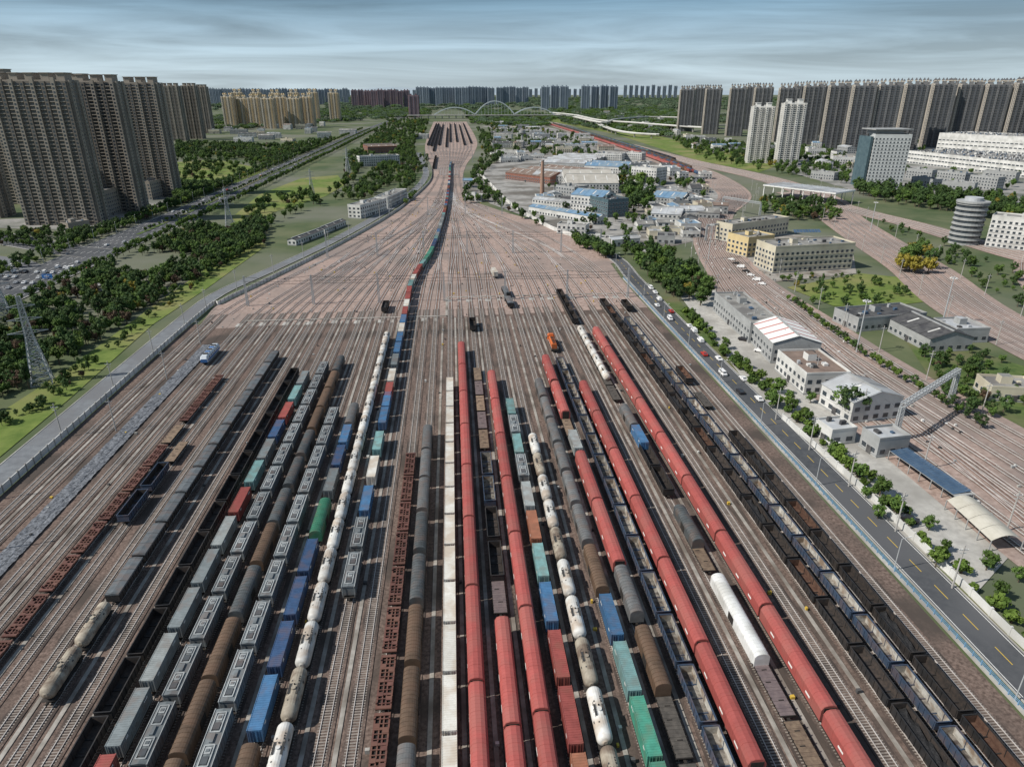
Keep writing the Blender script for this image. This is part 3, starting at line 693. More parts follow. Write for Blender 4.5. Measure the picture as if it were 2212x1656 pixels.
b=MB(); b.box(0,2.9,2,26,4,58,teal,True); b.box(6,38,4,22,60.9,65,wgrey,top=rgrey); b.box(2,46,-1,27.5,65,66,wgrey,True); b.obj('office_tower_glass_wing',(x0,y0,0))
x0,y0=G(1648,425); x1,y1=G(1800,445); an=math.atan2(y1-y0,x1-x0); W=math.hypot(x1-x0,y1-y0)
b=MB(); b.box(-1,W+1,-1,36,11.5,12.6,white,True,top=rlight)
for i in range(8):
    for j in (0,34): b.box(i*W/7-.4,i*W/7+.4,j,j+.8,-.2,11.5,white)
for i in range(15): b.box(i*W/14-.2,i*W/14+.2,-1,36,12.6,13.0,white)
b.obj('platform_canopy',(x0,y0,0),an)
def inside(p,pl):
    x,y=p; c=False; j=len(pl)-1
    for i in range(len(pl)):
        if (pl[i][1]>y)!=(pl[j][1]>y) and x<(pl[j][0]-pl[i][0])*(y-pl[i][1])/(pl[j][1]-pl[i][1])+pl[i][0]: c=not c
        j=i
    return c
PL=[]
def lowrise(uvpoly,n,walls,roofs,hh=(6,16),name='low_rise_building',ww=(14,45)):
    us=[p[0] for p in uvpoly]; vs=[p[1] for p in uvpoly]; k=0
    for _ in range(n*8):
        if k>=n: break
        u=R.uniform(min(us),max(us)); v=R.uniform(min(vs),max(vs))
        if not inside((u,v),uvpoly): continue
        x,y=G(u,v); W=R.uniform(*ww)
        if any(math.hypot(x-a,y-c)<(W+w2)*.55 for a,c,w2 in PL): continue
        PL.append((x,y,W)); an=R.choice([0,.1,-.1,1.57,-.3])*1.0; k+=1
        building(name,(x,y),(x+W*math.cos(an),y+W*math.sin(an)),R.uniform(9,20),R.uniform(*hh),R.choice(walls),R.choice(roofs),R.choice(['flat','gable','flat']),world=True)
WL=[wwhite,wwhite,wgrey,wcream,wwhite]; RL=[rgrey,rblue,rlight,rdark,rgrey,rbrown]
lowrise([(1050,262),(1150,275),(1270,300),(1300,330),(1160,330),(1060,320)],46,WL,RL,(5,11))
lowrise([(1060,330),(1140,332),(1160,350),(1080,352)],8,WL,RL,(5,9))
lowrise([(1350,400),(1540,420),(1560,470),(1480,500),(1400,500)],30,WL,RL,(4,8),ww=(9,20))
lowrise([(1180,410),(1240,420),(1240,450),(1190,445)],5,WL,RL,(4,8),ww=(10,20))
lowrise([(1350,490),(1500,500),(1480,525),(1400,530)],9,WL,RL,(4,6),ww=(8,14))
lowrise([(1300,345),(1350,350),(1540,392),(1500,400),(1420,390)],12,WL,RL,(5,10),ww=(12,26))
lowrise([(460,275),(770,258),(740,300),(420,320)],26,WL,RL,(6,14))
lowrise([(1460,290),(1700,320),(1620,350),(1480,320)],14,WL,RL,(6,12))
lowrise([(1210,240),(1450,250),(1440,285),(1300,275)],20,WL,RL,(6,12))
lowrise([(1730,300),(1850,310),(1850,380),(1740,360)],14,WL,RL,(6,14))
# ---------------- residential towers ----------------
def tower_mesh(name,W,D,Ht,wall,acc,nb=8,crown='flat',fl=3.0,enda=None,slabm=None):
    b=MB(); nf=int(Ht/fl); slabm=slabm or acc; enda=enda or acc
    b.box(-W/2,W/2,-D/2,D/2,-1,Ht,wall)
    p=W/nb
    for s in (-1,1):
        for i in range(nb):
            xc=-W/2+(i+.5)*p
            if i%2==0:
                dpt=2.0 if i%4==0 else 1.4
                y0,y1=sorted((s*D/2,s*(D/2+dpt)))
                b.box(xc-p*.36,xc+p*.36,y0,y1,-1,Ht+R.choice([0,1.5,3]),enda if i in (0,) else (acc if i%4==0 else wall))
                yy=s*(D/2+dpt+.05); hw=p*.2
            else:
                yy=s*(D/2+.05); hw=p*.34
            for k in range(nf):
                z=k*fl+1
                b.face([(xc-hw,yy,z),(xc+hw,yy,z),(xc+hw,yy,z+1.55),(xc-hw,yy,z+1.55)],glass)
                if i%2==1:
                    y0,y1=sorted((s*(D/2+.1),s*(D/2+1.1))); b.box(xc-p*.5,xc+p*.5,y0,y1,z-.55,z+.1,slabm,True)
    for s in (-1,1):
        x0,x1=sorted((s*W/2,s*(W/2+1.0)))
        for yc in (-D*.3,D*.3): b.box(x0,x1,yc-1.6,yc+1.6,-1,Ht+1,enda)
        for k in range(nf):
            z=k*fl+1
            for yc,hw,e in ((-D*.3,.7,1.05),(0,1.1,.05),(D*.3,.7,1.05)):
                xx=s*(W/2+e); b.face([(xx,yc-hw,z),(xx,yc+hw,z),(xx,yc+hw,z+1.5),(xx,yc-hw,z+1.5)],glass)
    b.box(-W/2+2,W/2-2,-D/2+2,D/2-2,Ht,Ht+1.2,acc)
    for i in range(max(2,nb//3)):
        xc=-W/2+(i+.5)*W/max(2,nb//3)
        b.box(xc-3.2,xc+3.2,-D*.3,D*.3,Ht+1.2,Ht+6,acc)
        if crown=='spire':
            for e in (-1,1):
                x=xc+e*3; z=Ht+6
                b.box(x-1.6,x+1.6,-D*.32,D*.32,z,z+2.5,enda)
                i0=[(x-2,-D*.34,z+2.5),(x+2,-D*.34,z+2.5),(x+2,D*.34,z+2.5),(x-2,D*.34,z+2.5)]
                for q in range(4): b.face([i0[q],i0[(q+1)%4],(x,0,z+7)],wall)
        else:
            b.box(xc-3.8,xc+3.8,-D*.34,D*.34,Ht+6,Ht+6.6,acc,True)
    return b.mesh(name)
tanw=M('tower_wall_taupe',(.15,.135,.118),(.19,.172,.15),.05,.9); tana=M('tower_trim_beige',(.27,.24,.20),(.33,.295,.25),.05,.9)
grw=M('tower_wall_grey',(.085,.09,.10),(.12,.125,.132),.05,.9); gra=M('tower_trim_grey',(.14,.143,.15),(.19,.19,.19),.05,.9); grs=M('tower_end_sand',(.48,.43,.36),(.56,.51,.44),.05,.9)
yw=M('tower_wall_ochre',(.42,.32,.17),(.5,.39,.23),.03,.9); ya=M('tower_trim_cream',(.52,.48,.40),(.58,.54,.46),.03,.9)
whw=M('tower_wall_white',(.52,.51,.48),(.6,.59,.56),.05,.9); 
blw=M('distant_wall_haze_blue',(.19,.235,.29),(.24,.285,.34),.02,.95); bla=M('distant_trim_haze_blue',(.29,.34,.39),(.35,.40,.45),.02,.95); bpw=M('distant_wall_haze_mauve',(.24,.17,.19),(.3,.21,.22),.02,.95)  # distance haze mixed into wall and trim colours; mauve keeps facade red
glass_keep=glass
TA=tower_mesh('tA',62,17,115,tanw,tana,15); TA2=tower_mesh('tA2',40,17,115,tanw,tana,9)
TB=tower_mesh('tB',40,18,118,grw,gra,9,'spire',enda=grs,slabm=gra); TC=tower_mesh('tC',38,18,82,yw,ya,8,'spire'); TD=tower_mesh('tD',32,20,88,whw,wwhite,7)
glass=M('distant_glass_haze_tint',(.10,.135,.175),(.14,.175,.215),.02,.6)  # paler, bluer glass: distance haze painted into far tower windows
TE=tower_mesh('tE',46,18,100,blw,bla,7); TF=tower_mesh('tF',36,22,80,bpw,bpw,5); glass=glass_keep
def tower(me,u,v,rz=0,vt=None,sx=1,nm='apartment_tower',h0=118):
    x,y=G(u,v); s=1
    if vt is not None: s=(ztop(x,y,vt))/h0
    return put(nm,me,(x,y+9,0),math.radians(rz),(sx,1,s))
tower(TA,138,486,-4,158,h0=121); tower(TA2,262,458,-4,162,.95,h0=121); tower(TA2,345,425,-4,167,.9,h0=121)
tower(TA2,45,440,-6,150,h0=121); tower(TA2,-40,470,-6,148,h0=121); tower(TA,180,400,-6,160,h0=121)
tower(TA2,385,304,-6,180,1,h0=121); tower(TA2,425,300,-6,180,.8,h0=121); tower(TA2,449,288,-6,183,.7,h0=121)
building('podium_building',(210,476),(280,452),18,22,tana,rgrey); building('podium_building',(330,432),(385,416),14,18,tana,rgrey); building('podium_building',(150,500),(196,492),10,6,tana,rgrey)
for u,vb,vt in ((1480,284,184),(1535,290,182),(1587,294,180),(1640,300,178),(1692,306,178),(1745,312,173),(1797,322,171),(1848,327,170),(1902,328,168),(1958,322,167),(2015,318,167),(2072,318,168),(2130,320,168),(2190,322,165),(2250,328,163)):
    tower(TB,u,vb,-28+R.uniform(-3,3),vt,1,h0=131)
for u,vb,vt in ((1510,272,182),(1620,280,178),(1720,290,175),(1770,292,174),(1820,294,173),(1875,300,171),(1930,300,170),(1985,300,170),(2045,300,168),(2100,300,170),(2160,300,168),(2215,300,166)):
    tower(TB,u,vb,-28,vt,1,h0=131)
tower(TD,1638,352,-14,222,h0=94.6); tower(TD,1702,357,-14,214,h0=94.6)
for u in (500,528,556,585,612,640,668): tower(TC,u,276+R.uniform(-2,2),-10,203+R.uniform(-4,2),h0=95)
for u in (520,560,600,640,680,725): tower(TC,u,262,-8,190+R.uniform(0,3),1,h0=95)
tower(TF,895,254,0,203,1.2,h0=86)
def skyline(u0,u1,vt,vb,me,step,h0,sx=1):
    u=u0+step/2
    while u<u1:
        tower(me,u,vb+R.uniform(-1,1),R.uniform(-5,5),vt+R.uniform(-1.5,1.5),sx,h0=h0); u+=step
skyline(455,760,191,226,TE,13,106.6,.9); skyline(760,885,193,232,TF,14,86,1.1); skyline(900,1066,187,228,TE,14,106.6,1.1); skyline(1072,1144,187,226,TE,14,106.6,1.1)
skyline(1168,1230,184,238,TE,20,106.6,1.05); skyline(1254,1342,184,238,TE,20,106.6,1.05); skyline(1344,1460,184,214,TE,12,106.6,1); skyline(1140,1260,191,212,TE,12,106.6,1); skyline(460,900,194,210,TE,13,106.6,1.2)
hill=M('distant_hills_haze_tint',(.30,.37,.42),(.35,.41,.46),.001,1)  # horizon haze painted into the hill colour
b=MB(); n=80; pv=None
for i in range(n+1):
    x=-16000+i*32000/n; h=60+50*math.sin(i*.37)+30*math.sin(i*.91+1)
    c=((x,19000,-5),(x,21000,max(20,h)+80)); 
    if pv: b.face([pv[0],c[0],c[1],pv[1]],hill)
    pv=c
b.obj('hills')
# ---------------- arch bridge and viaduct ----------------
wst=M('bridge_white_steel',(.55,.6,.62),(.6,.65,.67),.05,.6)
b=MB(); YB=3000
ux=lambda u:CX+(G(u,254)[0]-CX)*YB/G(u,254)[1]
xa=ux(880); xb=ux(1250)
b.box(xa*1.0,xb,YB-14,YB+14,11,14,conc,True)
for k in range(26): x=xa+(xb-xa)*k/25; b.box(x-2,x+2,YB-8,YB+8,-1,11,conc)
def arch(x0,x1,hh):
    for side in (-11,11):
        pp=None
        for k in range(25):
            t=k/24; q=(x0+(x1-x0)*t,YB+side,14+hh*4*t*(1-t))
            if pp: b.beam(pp,q,3.2,wst)
            pp=q
            if k%2==0 and 0<k<24: b.beam(q,(q[0],q[1],14),.4,wst)
arch(ux(938),ux(1028),28); arch(ux(1026),ux(1112),52); arch(ux(1110),ux(1198),28)
b.obj('arch_bridge')
for nm,pts,z,w in (('viaduct',[(1190,250),(1240,256),(1290,268),(1360,274),(1450,282),(1560,290)],14,14),('viaduct',[(1240,262),(1300,276),(1330,268),(1400,262),(1480,264)],16,10),('viaduct',[(1200,252),(1260,262),(1330,290),(1420,300)],10,10)):
    c=catmull([G(*p) for p in pts],40); b=MB(); b.wall(c,-w/2,w/2,z-2,z,conc)
    for s in (-1,1): b.wall(c,s*w/2-.3,s*w/2+.3,z,z+1.2,white)
    for p in c[::2]: b.box(p[0]-1.5,p[0]+1.5,p[1]-1.5,p[1]+1.5,-1,z-2,conc)
    b.obj(nm)
x0,y0=G(1171,418); b=MB(); b.cyl((0,0,-.3),2.6,1.5,36,M('chimney_brick',(.30,.19,.14),(.38,.25,.19),.5,.9),16); b.cyl((0,0,34.5),1.8,1.8,.8,wgrey,16); b.obj('brick_chimney',(x0,y0,0))
x0,y0=G(1128,312); b=MB(); b.cyl((0,0,-.3),2,2,20,wgrey,12); b.cyl((0,0,19),2,7,4,wgrey,16); b.cyl((0,0,23),7,7,5,wgrey,16); b.cyl((0,0,28),7,1,3,rgrey,16); b.obj('water_tower',(x0,y0,0))
# ---------------- trees ----------------
def leafmat(n,a,c): return M(n,a,c,.45,.7,rand=.3,spec=.2)
lf=[leafmat('leaf_green',(.04,.08,.017),(.10,.16,.036)),leafmat('leaf_dark',(.027,.056,.018),(.07,.118,.034)),leafmat('leaf_yellow',(.17,.145,.025),(.28,.23,.04)),leafmat('leaf_bright',(.07,.12,.022),(.135,.20,.038)),leafmat('leaf_maroon',(.06,.036,.026),(.10,.07,.042)),leafmat('leaf_haze_tint',(.06,.10,.06),(.12,.165,.095))]  # last leaf tone has distance haze painted in for far woodland
bark=M('bark',(.09,.07,.05),(.14,.11,.08),3,.9)
def tree_mesh(seed,lm,h=10,rad=3.6,ncl=20,nl=30,conif=False,lsz=1):
    r=random.Random(seed); b=MB()
    b.cyl((0,0,-.4),.28,.16,h*.5,bark,7)
    cs=[]
    for i in range(ncl):
        while True:
            x,y,z=r.uniform(-1,1),r.uniform(-1,1),r.uniform(-1,1)
            if .15<x*x+y*y+z*z<1: break
        k=1 if not conif else (1-(z+1)*.38)
        cs.append((x*rad*.78*k,y*rad*.78*k,h*.6+z*h*.3))
    for c in cs[:6]: b.beam((0,0,h*.38),(c[0]*.8,c[1]*.8,c[2]*.95),.16,bark,.05)
    for c in cs:
        rr=min(rad,3.6)*r.uniform(.26,.42)*lsz
        i=len(b.v); k=b.mi(lm)
        t=(1+5**.5)/2
        vs=[(-1,t,0),(1,t,0),(-1,-t,0),(1,-t,0),(0,-1,t),(0,1,t),(0,-1,-t),(0,1,-t),(t,0,-1),(t,0,1),(-t,0,-1),(-t,0,1)]
        for q in vs:
            s=rr*.42*r.uniform(.7,1.2); b.v.append((c[0]+q[0]*s,c[1]+q[1]*s,c[2]+q[2]*s*.85))
        for f in ((0,11,5),(0,5,1),(0,1,7),(0,7,10),(0,10,11),(1,5,9),(5,11,4),(11,10,2),(10,7,6),(7,1,8),(3,9,4),(3,4,2),(3,2,6),(3,6,8),(3,8,9),(4,9,5),(2,4,11),(6,2,10),(8,6,7),(9,8,1)):
            b.f.append(tuple(i+a for a in f)); b.m.append(k)
        for _ in range(nl):
            d=Vector((r.gauss(0,1),r.gauss(0,1),r.gauss(.25,1))).normalized()
            p=Vector(c)+d*rr*r.uniform(.75,1.25); s=r.uniform(.22,.5)*lsz
            a=Vector((r.gauss(0,1),r.gauss(0,1),r.gauss(0,1))).normalized(); e=d.cross(a).normalized(); g=(d*.4+a).normalized()
            b.face([tuple(p-e*s),tuple(p+g*s*.8),tuple(p+e*s),tuple(p-g*s*.7)],lm)
    return b.mesh('tree')
TM=[tree_mesh(1,lf[0]),tree_mesh(2,lf[1],h=11,rad=4),tree_mesh(3,lf[0],h=9,rad=4.2),tree_mesh(4,lf[2],h=8,rad=3.4),tree_mesh(5,lf[3],h=9,rad=3.4),tree_mesh(6,lf[4],h=7,rad=3.2),tree_mesh(7,lf[1],h=12,rad=3,conif=True),
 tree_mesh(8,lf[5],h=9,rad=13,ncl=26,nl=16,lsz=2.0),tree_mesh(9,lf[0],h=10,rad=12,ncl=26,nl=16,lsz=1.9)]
BM=[tree_mesh(11,lf[3],h=2.6,rad=1.7,ncl=12,nl=30),tree_mesh(12,lf[0],h=3,rad=2,ncl=12,nl=30)]
def grove(name,pts_by_variant,meshes):
    for vi,pts in pts_by_variant.items():
        if not pts: continue
        b=MB(); mm=lf[0]
        for x,y,s in pts:
            a=R.uniform(0,6.28); q=s/2*1.41421
            b.face([(x+q*math.cos(a+k*math.pi/2),y+q*math.sin(a+k*math.pi/2),-.1) for k in range(4)],mm)
        o=b.obj(name); o.instance_type='FACES'; o.use_instance_faces_scale=True; o.instance_faces_scale=1.0
        o.show_instancer_for_render=False; o.show_instancer_for_viewport=False
        put('tree',meshes[vi],parent=o)
def scatter(uv,n,smin,smax,wts,name='tree_grove',world=False,avoid=None):
    pl=[(p if world else G(*p)) for p in uv]
    xs=[p[0] for p in pl]; ys=[p[1] for p in pl]; d={}
    c=0; tries=0
    while c<n and tries<n*30:
        tries+=1
        x=R.uniform(min(xs),max(xs)); y=R.uniform(min(ys),max(ys))
        if not inside((x,y),pl): continue
        if avoid and avoid(x,y): continue
        vi=R.choices(range(len(wts)),wts)[0]; d.setdefault(vi,[]).append((x,y,R.uniform(smin,smax))); c+=1
    grove(name,d,TM)
def near(pts,w):
    def f(x,y): return any((x-p[0])**2+(y-p[1])**2<w*w for p in pts)
    return f
def anynear(*fs): return lambda x,y: any(f(x,y) for f in fs)
avMR=near(MR,22); avLR=near(LR,8); avC1=near(C1,30); avPL=lambda x,y: any(abs(x-a-w*.5)<w*.6 and abs(y-c-6)<14 for a,c,w in PL)
glade=lambda x,y: math.sin(x*.045+1)*math.sin(y*.028+x*.01)>.62
wmix=[5,5,4,.6,1,.5,1]; wdark=[5,5,3,.4,1,1.8,1]
scatter([(-250,1000),(-250,760),(0,690),(250,575),(420,490),(500,500),(560,470),(590,520),(450,590),(300,680),(130,800),(0,880)],1000,.45,.95,wdark,avoid=anynear(avMR,avLR,glade))
scatter([(-60,960),(130,815),(330,675),(480,565),(560,525),(500,565),(330,690),(100,880)],90,.2,.5,wmix,avoid=avLR)
scatter([(560,520),(620,470),(740,430),(780,440),(880,380),(900,330),(880,300),(780,400),(700,440),(600,470),(540,500)],420,.6,1.1,wmix,avoid=avLR)
scatter([(640,470),(700,430),(760,400),(800,345),(870,290),(800,300),(740,350),(745,400),(690,430)],320,.7,1.2,wmix,avoid=avMR)
scatter([(380,310),(600,318),(760,300),(700,330),(600,362),(470,345),(380,345)],600,.8,1.3,wmix,avoid=anynear(avMR,glade))
scatter([(380,350),(470,345),(600,370),(560,385),(440,405),(375,400)],100,.6,1.2,wmix,avoid=avMR)
scatter([(375,400),(440,405),(560,385),(500,430),(400,455),(380,440)],200,.7,1.1,wmix,avoid=avMR)
scatter([(500,470),(600,425),(700,415),(690,430),(600,450),(520,485)],40,.6,1.0,wmix)
scatter([(0,500),(230,500),(390,430),(380,455),(240,520),(60,540),(0,530)],150,.5,.8,wmix,avoid=avMR)
scatter([(880,330),(925,280),(925,262),(840,262),(800,300)],380,.9,1.5,wmix)
scatter([(880,445),(925,385),(925,340),(895,340),(860,400),(850,440)],110,.6,1.0,wmix,avoid=avLR)
scatter([(1338,430),(1340,380),(1400,385),(1408,430),(1395,470),(1350,460)],40,1.3,1.9,[5,5,3,.5,1,0,0])
scatter([(1240,520),(1330,545),(1320,565),(1245,535)],30,.8,1.1,wmix)
scatter([(1345,545),(1440,560),(1540,640),(1520,668),(1440,640),(1370,570)],80,.8,1.3,wmix)
scatter([(1000,440),(1060,440),(1180,500),(1170,475),(1070,420),(1050,395),(1010,380)],70,.6,1.0,wmix)
scatter([(1845,425),(2060,462),(2230,500),(2230,440),(2060,425),(1850,400)],200,1.0,1.5,[3,8,3,.6,.5,0,1])
scatter([(1645,440),(1800,450),(1810,480),(1650,475)],50,.9,1.3,wmix)
scatter([(1540,520),(1560,500),(1500,380),(1540,380),(1640,430),(1560,470)],40,.7,1.1,wmix,avoid=avC1)
scatter([(1930,590),(2010,600),(2015,560),(1960,545)],14,1.2,1.6,[3,3,3,3,1,0,0])
scatter([(1680,600),(1860,592),(1990,640),(1900,660),(1760,660)],90,.2,.55,wmix)
scatter([(1990,720),(2212,800),(2212,900),(2080,900),(1990,800)],60,.3,.7,wmix)
scatter([(1850,490),(1900,480),(2230,600),(2230,680),(2050,590),(1930,530)],50,.3,.8,wmix,avoid=near(C2,22))
scatter([(1030,395),(1090,340),(1060,300),(1030,275),(1040,340),(1015,380)],140,.8,1.2,wmix)
scatter([(1450,300),(1800,330),(1850,400),(1650,372),(1500,340)],420,.9,1.3,wmix)
scatter([(1100,330),(1290,350),(1540,400),(1560,440),(1400,400),(1280,330),(1150,300)],170,.7,1.1,wmix,avoid=anynear(avC1,avPL))
scatter([(1180,400),(1350,400),(1540,430),(1500,510),(1380,540),(1250,510)],110,.5,.95,wmix,avoid=anynear(avC1,avPL))
scatter([(1050,262),(1150,275),(1270,300),(1300,330),(1160,330),(1060,320)],240,.8,1.2,wmix,avoid=avPL)
scatter([(1730,300),(2212,290),(2212,440),(1850,420),(1740,370)],160,.8,1.2,wmix)
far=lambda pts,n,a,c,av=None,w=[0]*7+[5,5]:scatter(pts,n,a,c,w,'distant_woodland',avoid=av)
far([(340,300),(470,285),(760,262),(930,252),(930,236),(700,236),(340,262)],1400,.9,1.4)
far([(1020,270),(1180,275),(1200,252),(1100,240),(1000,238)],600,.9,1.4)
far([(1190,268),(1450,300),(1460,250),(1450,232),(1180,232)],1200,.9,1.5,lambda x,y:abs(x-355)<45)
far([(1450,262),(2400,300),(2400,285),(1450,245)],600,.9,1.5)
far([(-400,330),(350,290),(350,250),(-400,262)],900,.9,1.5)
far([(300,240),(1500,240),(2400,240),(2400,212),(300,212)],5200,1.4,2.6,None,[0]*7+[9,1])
def trees(lst,meshes,s0,s1,name='broadleaf_tree'):
    for x,y in lst: put(name,R.choice(meshes),(x,y,-.1),R.uniform(0,6.28),R.uniform(s0,s1))
def along(pts,o,step,jit=1):
    q=off(pts,o); r=[]; acc=0;nx=0
    for a,c in zip(q,q[1:]):
        l=math.hypot(c[0]-a[0],c[1]-a[1])
        while acc+l>nx:
            t=(nx-acc)/l; r.append((a[0]+(c[0]-a[0])*t+R.uniform(-jit,jit),a[1]+(c[1]-a[1])*t+R.uniform(-jit,jit))); nx+=step
        acc+=l
    return r
mr=[p for p in MR if p[1]<2200]
for o in (-23,23): trees(along(mr,o,9),[TM[0],TM[4],TM[2]],.6,.9,'street_tree')
trees(along([p for p in mr if p[1]>570],0,9,.5),[TM[0],TM[4]],.35,.55,'street_tree')
trees(along([p for p in MR if p[1]<1500],-31,8,2),[TM[0],TM[1]],.7,.95,'street_tree')
rr_=[p for p in RR if 60<p[1]<330]
trees(along(rr_,8,5,1.4),[BM[0],BM[1],BM[0]],.7,1.5,'shrub')
trees([(x,y) for x,y in along(rr_,11,8,2)],[TM[4],TM[0],TM[2]],.32,.58,'broadleaf_tree')
hedge=catmull([G(1705,650),G(1800,720),G(1900,790),G(2000,850),G(2130,930)],6)
trees(along(hedge,0,4,.8),[TM[1],TM[4],TM[0]],.38,.52,'hedge_tree')
trees([G(u,v) for u,v in ((1835,905),(1850,880),(1820,890))],[TM[0],TM[1]],1.0,1.3)
trees([G(u,v) for u,v in ((1880,1040),(1900,1070),(1870,1075),(1910,1100),(1930,1110),(1895,1120),(1640,825),(1680,850),(1700,880),(1750,870),(1735,905),(1665,880),(1590,790),(1560,765),(2020,1225),(2130,1230),(2200,1255),(1500,700),(1520,715),(2100,870),(2080,855),(2140,900))],[TM[4],TM[0],TM[2]],.45,.75)
# ---------------- fences & walls ----------------
wallp=catmull([(p[0]+.6,p[1]) for p in yl[:9]],8); wallp=off(wallp,-1.2)
b=MB(); b.wall([p for p in wallp],-.12,.12,-.1,2.1,wwhite)
for p in along(wallp,0,4,0): b.box(p[0]-.22,p[0]+.22,p[1]-.22,p[1]+.22,-.1,2.4,conc)
b.obj('yard_boundary_wall')
bluef=M('fence_blue_paint',(.16,.32,.5)); 
b=MB(); fx=104.9
b.box(fx-.35,fx+.35,20,400,-.05,.35,conc)
for z in (.75,1.1,1.45): b.box(fx-.04,fx+.04,20,400,z,z+.07,bluef,True)
y=20
while y<400: b.box(fx-.07,fx+.07,y-.07,y+.07,.35,1.6,bluef); y+=2.4
b.obj('blue_railing')
ww=catmull([G(1690,905),G(1780,985),G(1900,1095),G(2050,1240),G(2180,1370),G(2300,1480)],6); cwall=ww
b=MB(); b.wall(ww,-.15,.15,-.1,1.9,wwhite)
for p in ww: b.box(p[0]-.25,p[0]+.25,p[1]-.25,p[1]+.25,-.1,2.2,wwhite)
b.obj('compound_wall')
ww=catmull([G(1030,370),G(1060,400),G(1100,440),G(1180,490),G(1240,512)],8); b=MB(); b.wall(ww,-.2,.2,-.1,3,wwhite); b.obj('compound_wall')
def shelter(name,A,B,depth,h,mat,arch=False):
    a=G(*A); c=G(*B); W=math.hypot(c[0]-a[0],c[1]-a[1]); an=math.atan2(c[1]-a[1],c[0]-a[0]); b=MB()
    n=int(W/4)
    for i in range(n+1):
        for y in (0,depth): b.box(i*W/n-.1,i*W/n+.1,y-.1,y+.1,-.1,h,wgrey)
    if arch:
        m=10; P_=[(depth*k/m,h+1.6*math.sin(math.pi*k/m)) for k in range(m+1)]
        for i in range(n):
            for k in range(m): b.face([(i*W/n,P_[k][0],P_[k][1]),((i+1)*W/n-.1,P_[k][0],P_[k][1]),((i+1)*W/n-.1,P_[k+1][0],P_[k+1][1]),(i*W/n,P_[k+1][0],P_[k+1][1])],mat)
    else:
        for i in range(int(W/1.1)):
            for k in range(3):
                y0=depth*k/3; y1=depth*(k+1)/3-.08; b.face([(i*1.1,y0,h+.1+y0*.08),(i*1.1+1.0,y0,h+.1+y0*.08),(i*1.1+1.0,y1,h+.1+y1*.08),(i*1.1,y1,h+.1+y1*.08)],mat)
        b.box(0,W,0,depth,h-.1,h+.02,wgrey,True)
    b.obj(name,(a[0],a[1],0),an)
shelter('solar_carport',(1918,992),(2058,1092),6,3,solar); shelter('arched_carport',(2040,1100),(2135,1190),8,3,M('canopy_beige',(.42,.40,.34),(.5,.48,.42),.3,.7),True)
# ---------------- masts, pylons, lamps ----------------
gal=M('galvanised_steel',(.38,.40,.41),(.46,.48,.49),.5,.6,metal=.1); cpole=M('concrete_pole',(.36,.35,.33),(.44,.43,.41),.5,.9)
def lattice(b,p,q,w0,w1,n,t,mat):
    p=Vector(p);q=Vector(q); d=(q-p).normalized(); a=Vector((1,0,0)) if abs(d.x)<.9 else Vector((0,1,0))
    y=d.cross(a).normalized(); x=y.cross(d)
    prev=None
    for i in range(n+1):
        f=i/n; c=p+(q-p)*f; w=(w0+(w1-w0)*f)/2
        cs=[c+x*w+y*w,c-x*w+y*w,c-x*w-y*w,c+x*w-y*w]
        if prev:
            for k in range(4):
                b.beam(prev[k],cs[k],t,mat); b.beam(prev[k],cs[(k+1)%4],t*.6,mat); b.beam(prev[(k+1)%4],cs[k],t*.6,mat)
        for k in range(4): b.beam(cs[k],cs[(k+1)%4],t*.6,mat)
        prev=cs
b=MB(); lattice(b,(0,0,-.2),(0,0,16),1.1,.55,12,.14,gal); lm=b.mesh('mast')
def headspan(gx,Y):
    for x in gx: put('lattice_mast',lm,(x,Y,0))
    b=MB()
    for a,c in zip(gx,gx[1:]):
        for z,sg in ((15.6,1.2),(13.2,.5),(11.5,.1)):
            pp=None
            for k in range(9):
                t=k/8; q=(a+(c-a)*t,Y,z-sg*4*t*(1-t))
                if pp: b.beam(pp,q,.14,tmk)
                pp=q
        for k in range(1,6): x=a+(c-a)*k/6; b.beam((x,Y,14.6),(x,Y,11.4),.08,tmk)
    b.obj('headspan_wires')
headspan([-107,-72.6,-38,-3,30,64,98],360)
headspan([-84,-50,-18,12,44,78,106],475)
headspan([-55,-20,14,48],640); headspan([-32,16],830); headspan([-40,0,36],1150)
pyl=MB()
lattice(pyl,(0,0,-.2),(0,0,18),7,2.6,8,.3,gal); lattice(pyl,(0,0,18),(0,0,34),2.6,1.2,8,.22,gal)
for z,w in ((20,6.5),(25,5.5),(30,4.5)):
    for s in (-1,1): pyl.beam((0,0,z+1),(s*w,0,z+.3),.22,gal); pyl.beam((0,0,z-.3),(s*w,0,z+.3),.2,gal); pyl.beam((s*w,0,z+.3),(s*w,0,z-1.2),.15,tmk)
pm=pyl.mesh('pylon')
for u,v,vt in ((92,825,640),(497,492,405),(752,375,318),(674,420,365),(12,690,560)):
    x,y=G(u,v); put('transmission_pylon',pm,(x,y,0),.4,max(.5,min(1.1,ztop(x,y,vt)/34)))
b=MB(); b.cyl((0,0,-.2),.22,.13,12.2,cpole,8); b.box(-1.1,1.1,-.06,.06,10.6,10.75,gal,True); b.box(-.8,.8,-.06,.06,9.7,9.82,gal,True)
for x in (-1,-.4,.4,1): b.cyl((x,0,10.75),.07,.07,.25,white,6)
ppm=b.mesh('pole')
b=MB(); b.cyl((0,0,-.2),.14,.09,9.2,gal,8); b.beam((0,0,9),(1.8,0,9.5),.1,gal); b.box(1.5,2.3,-.15,.15,9.42,9.55,white,True); slm=b.mesh('lamp')
b=MB(); b.cyl((0,0,-.2),.35,.2,24,gal,10)
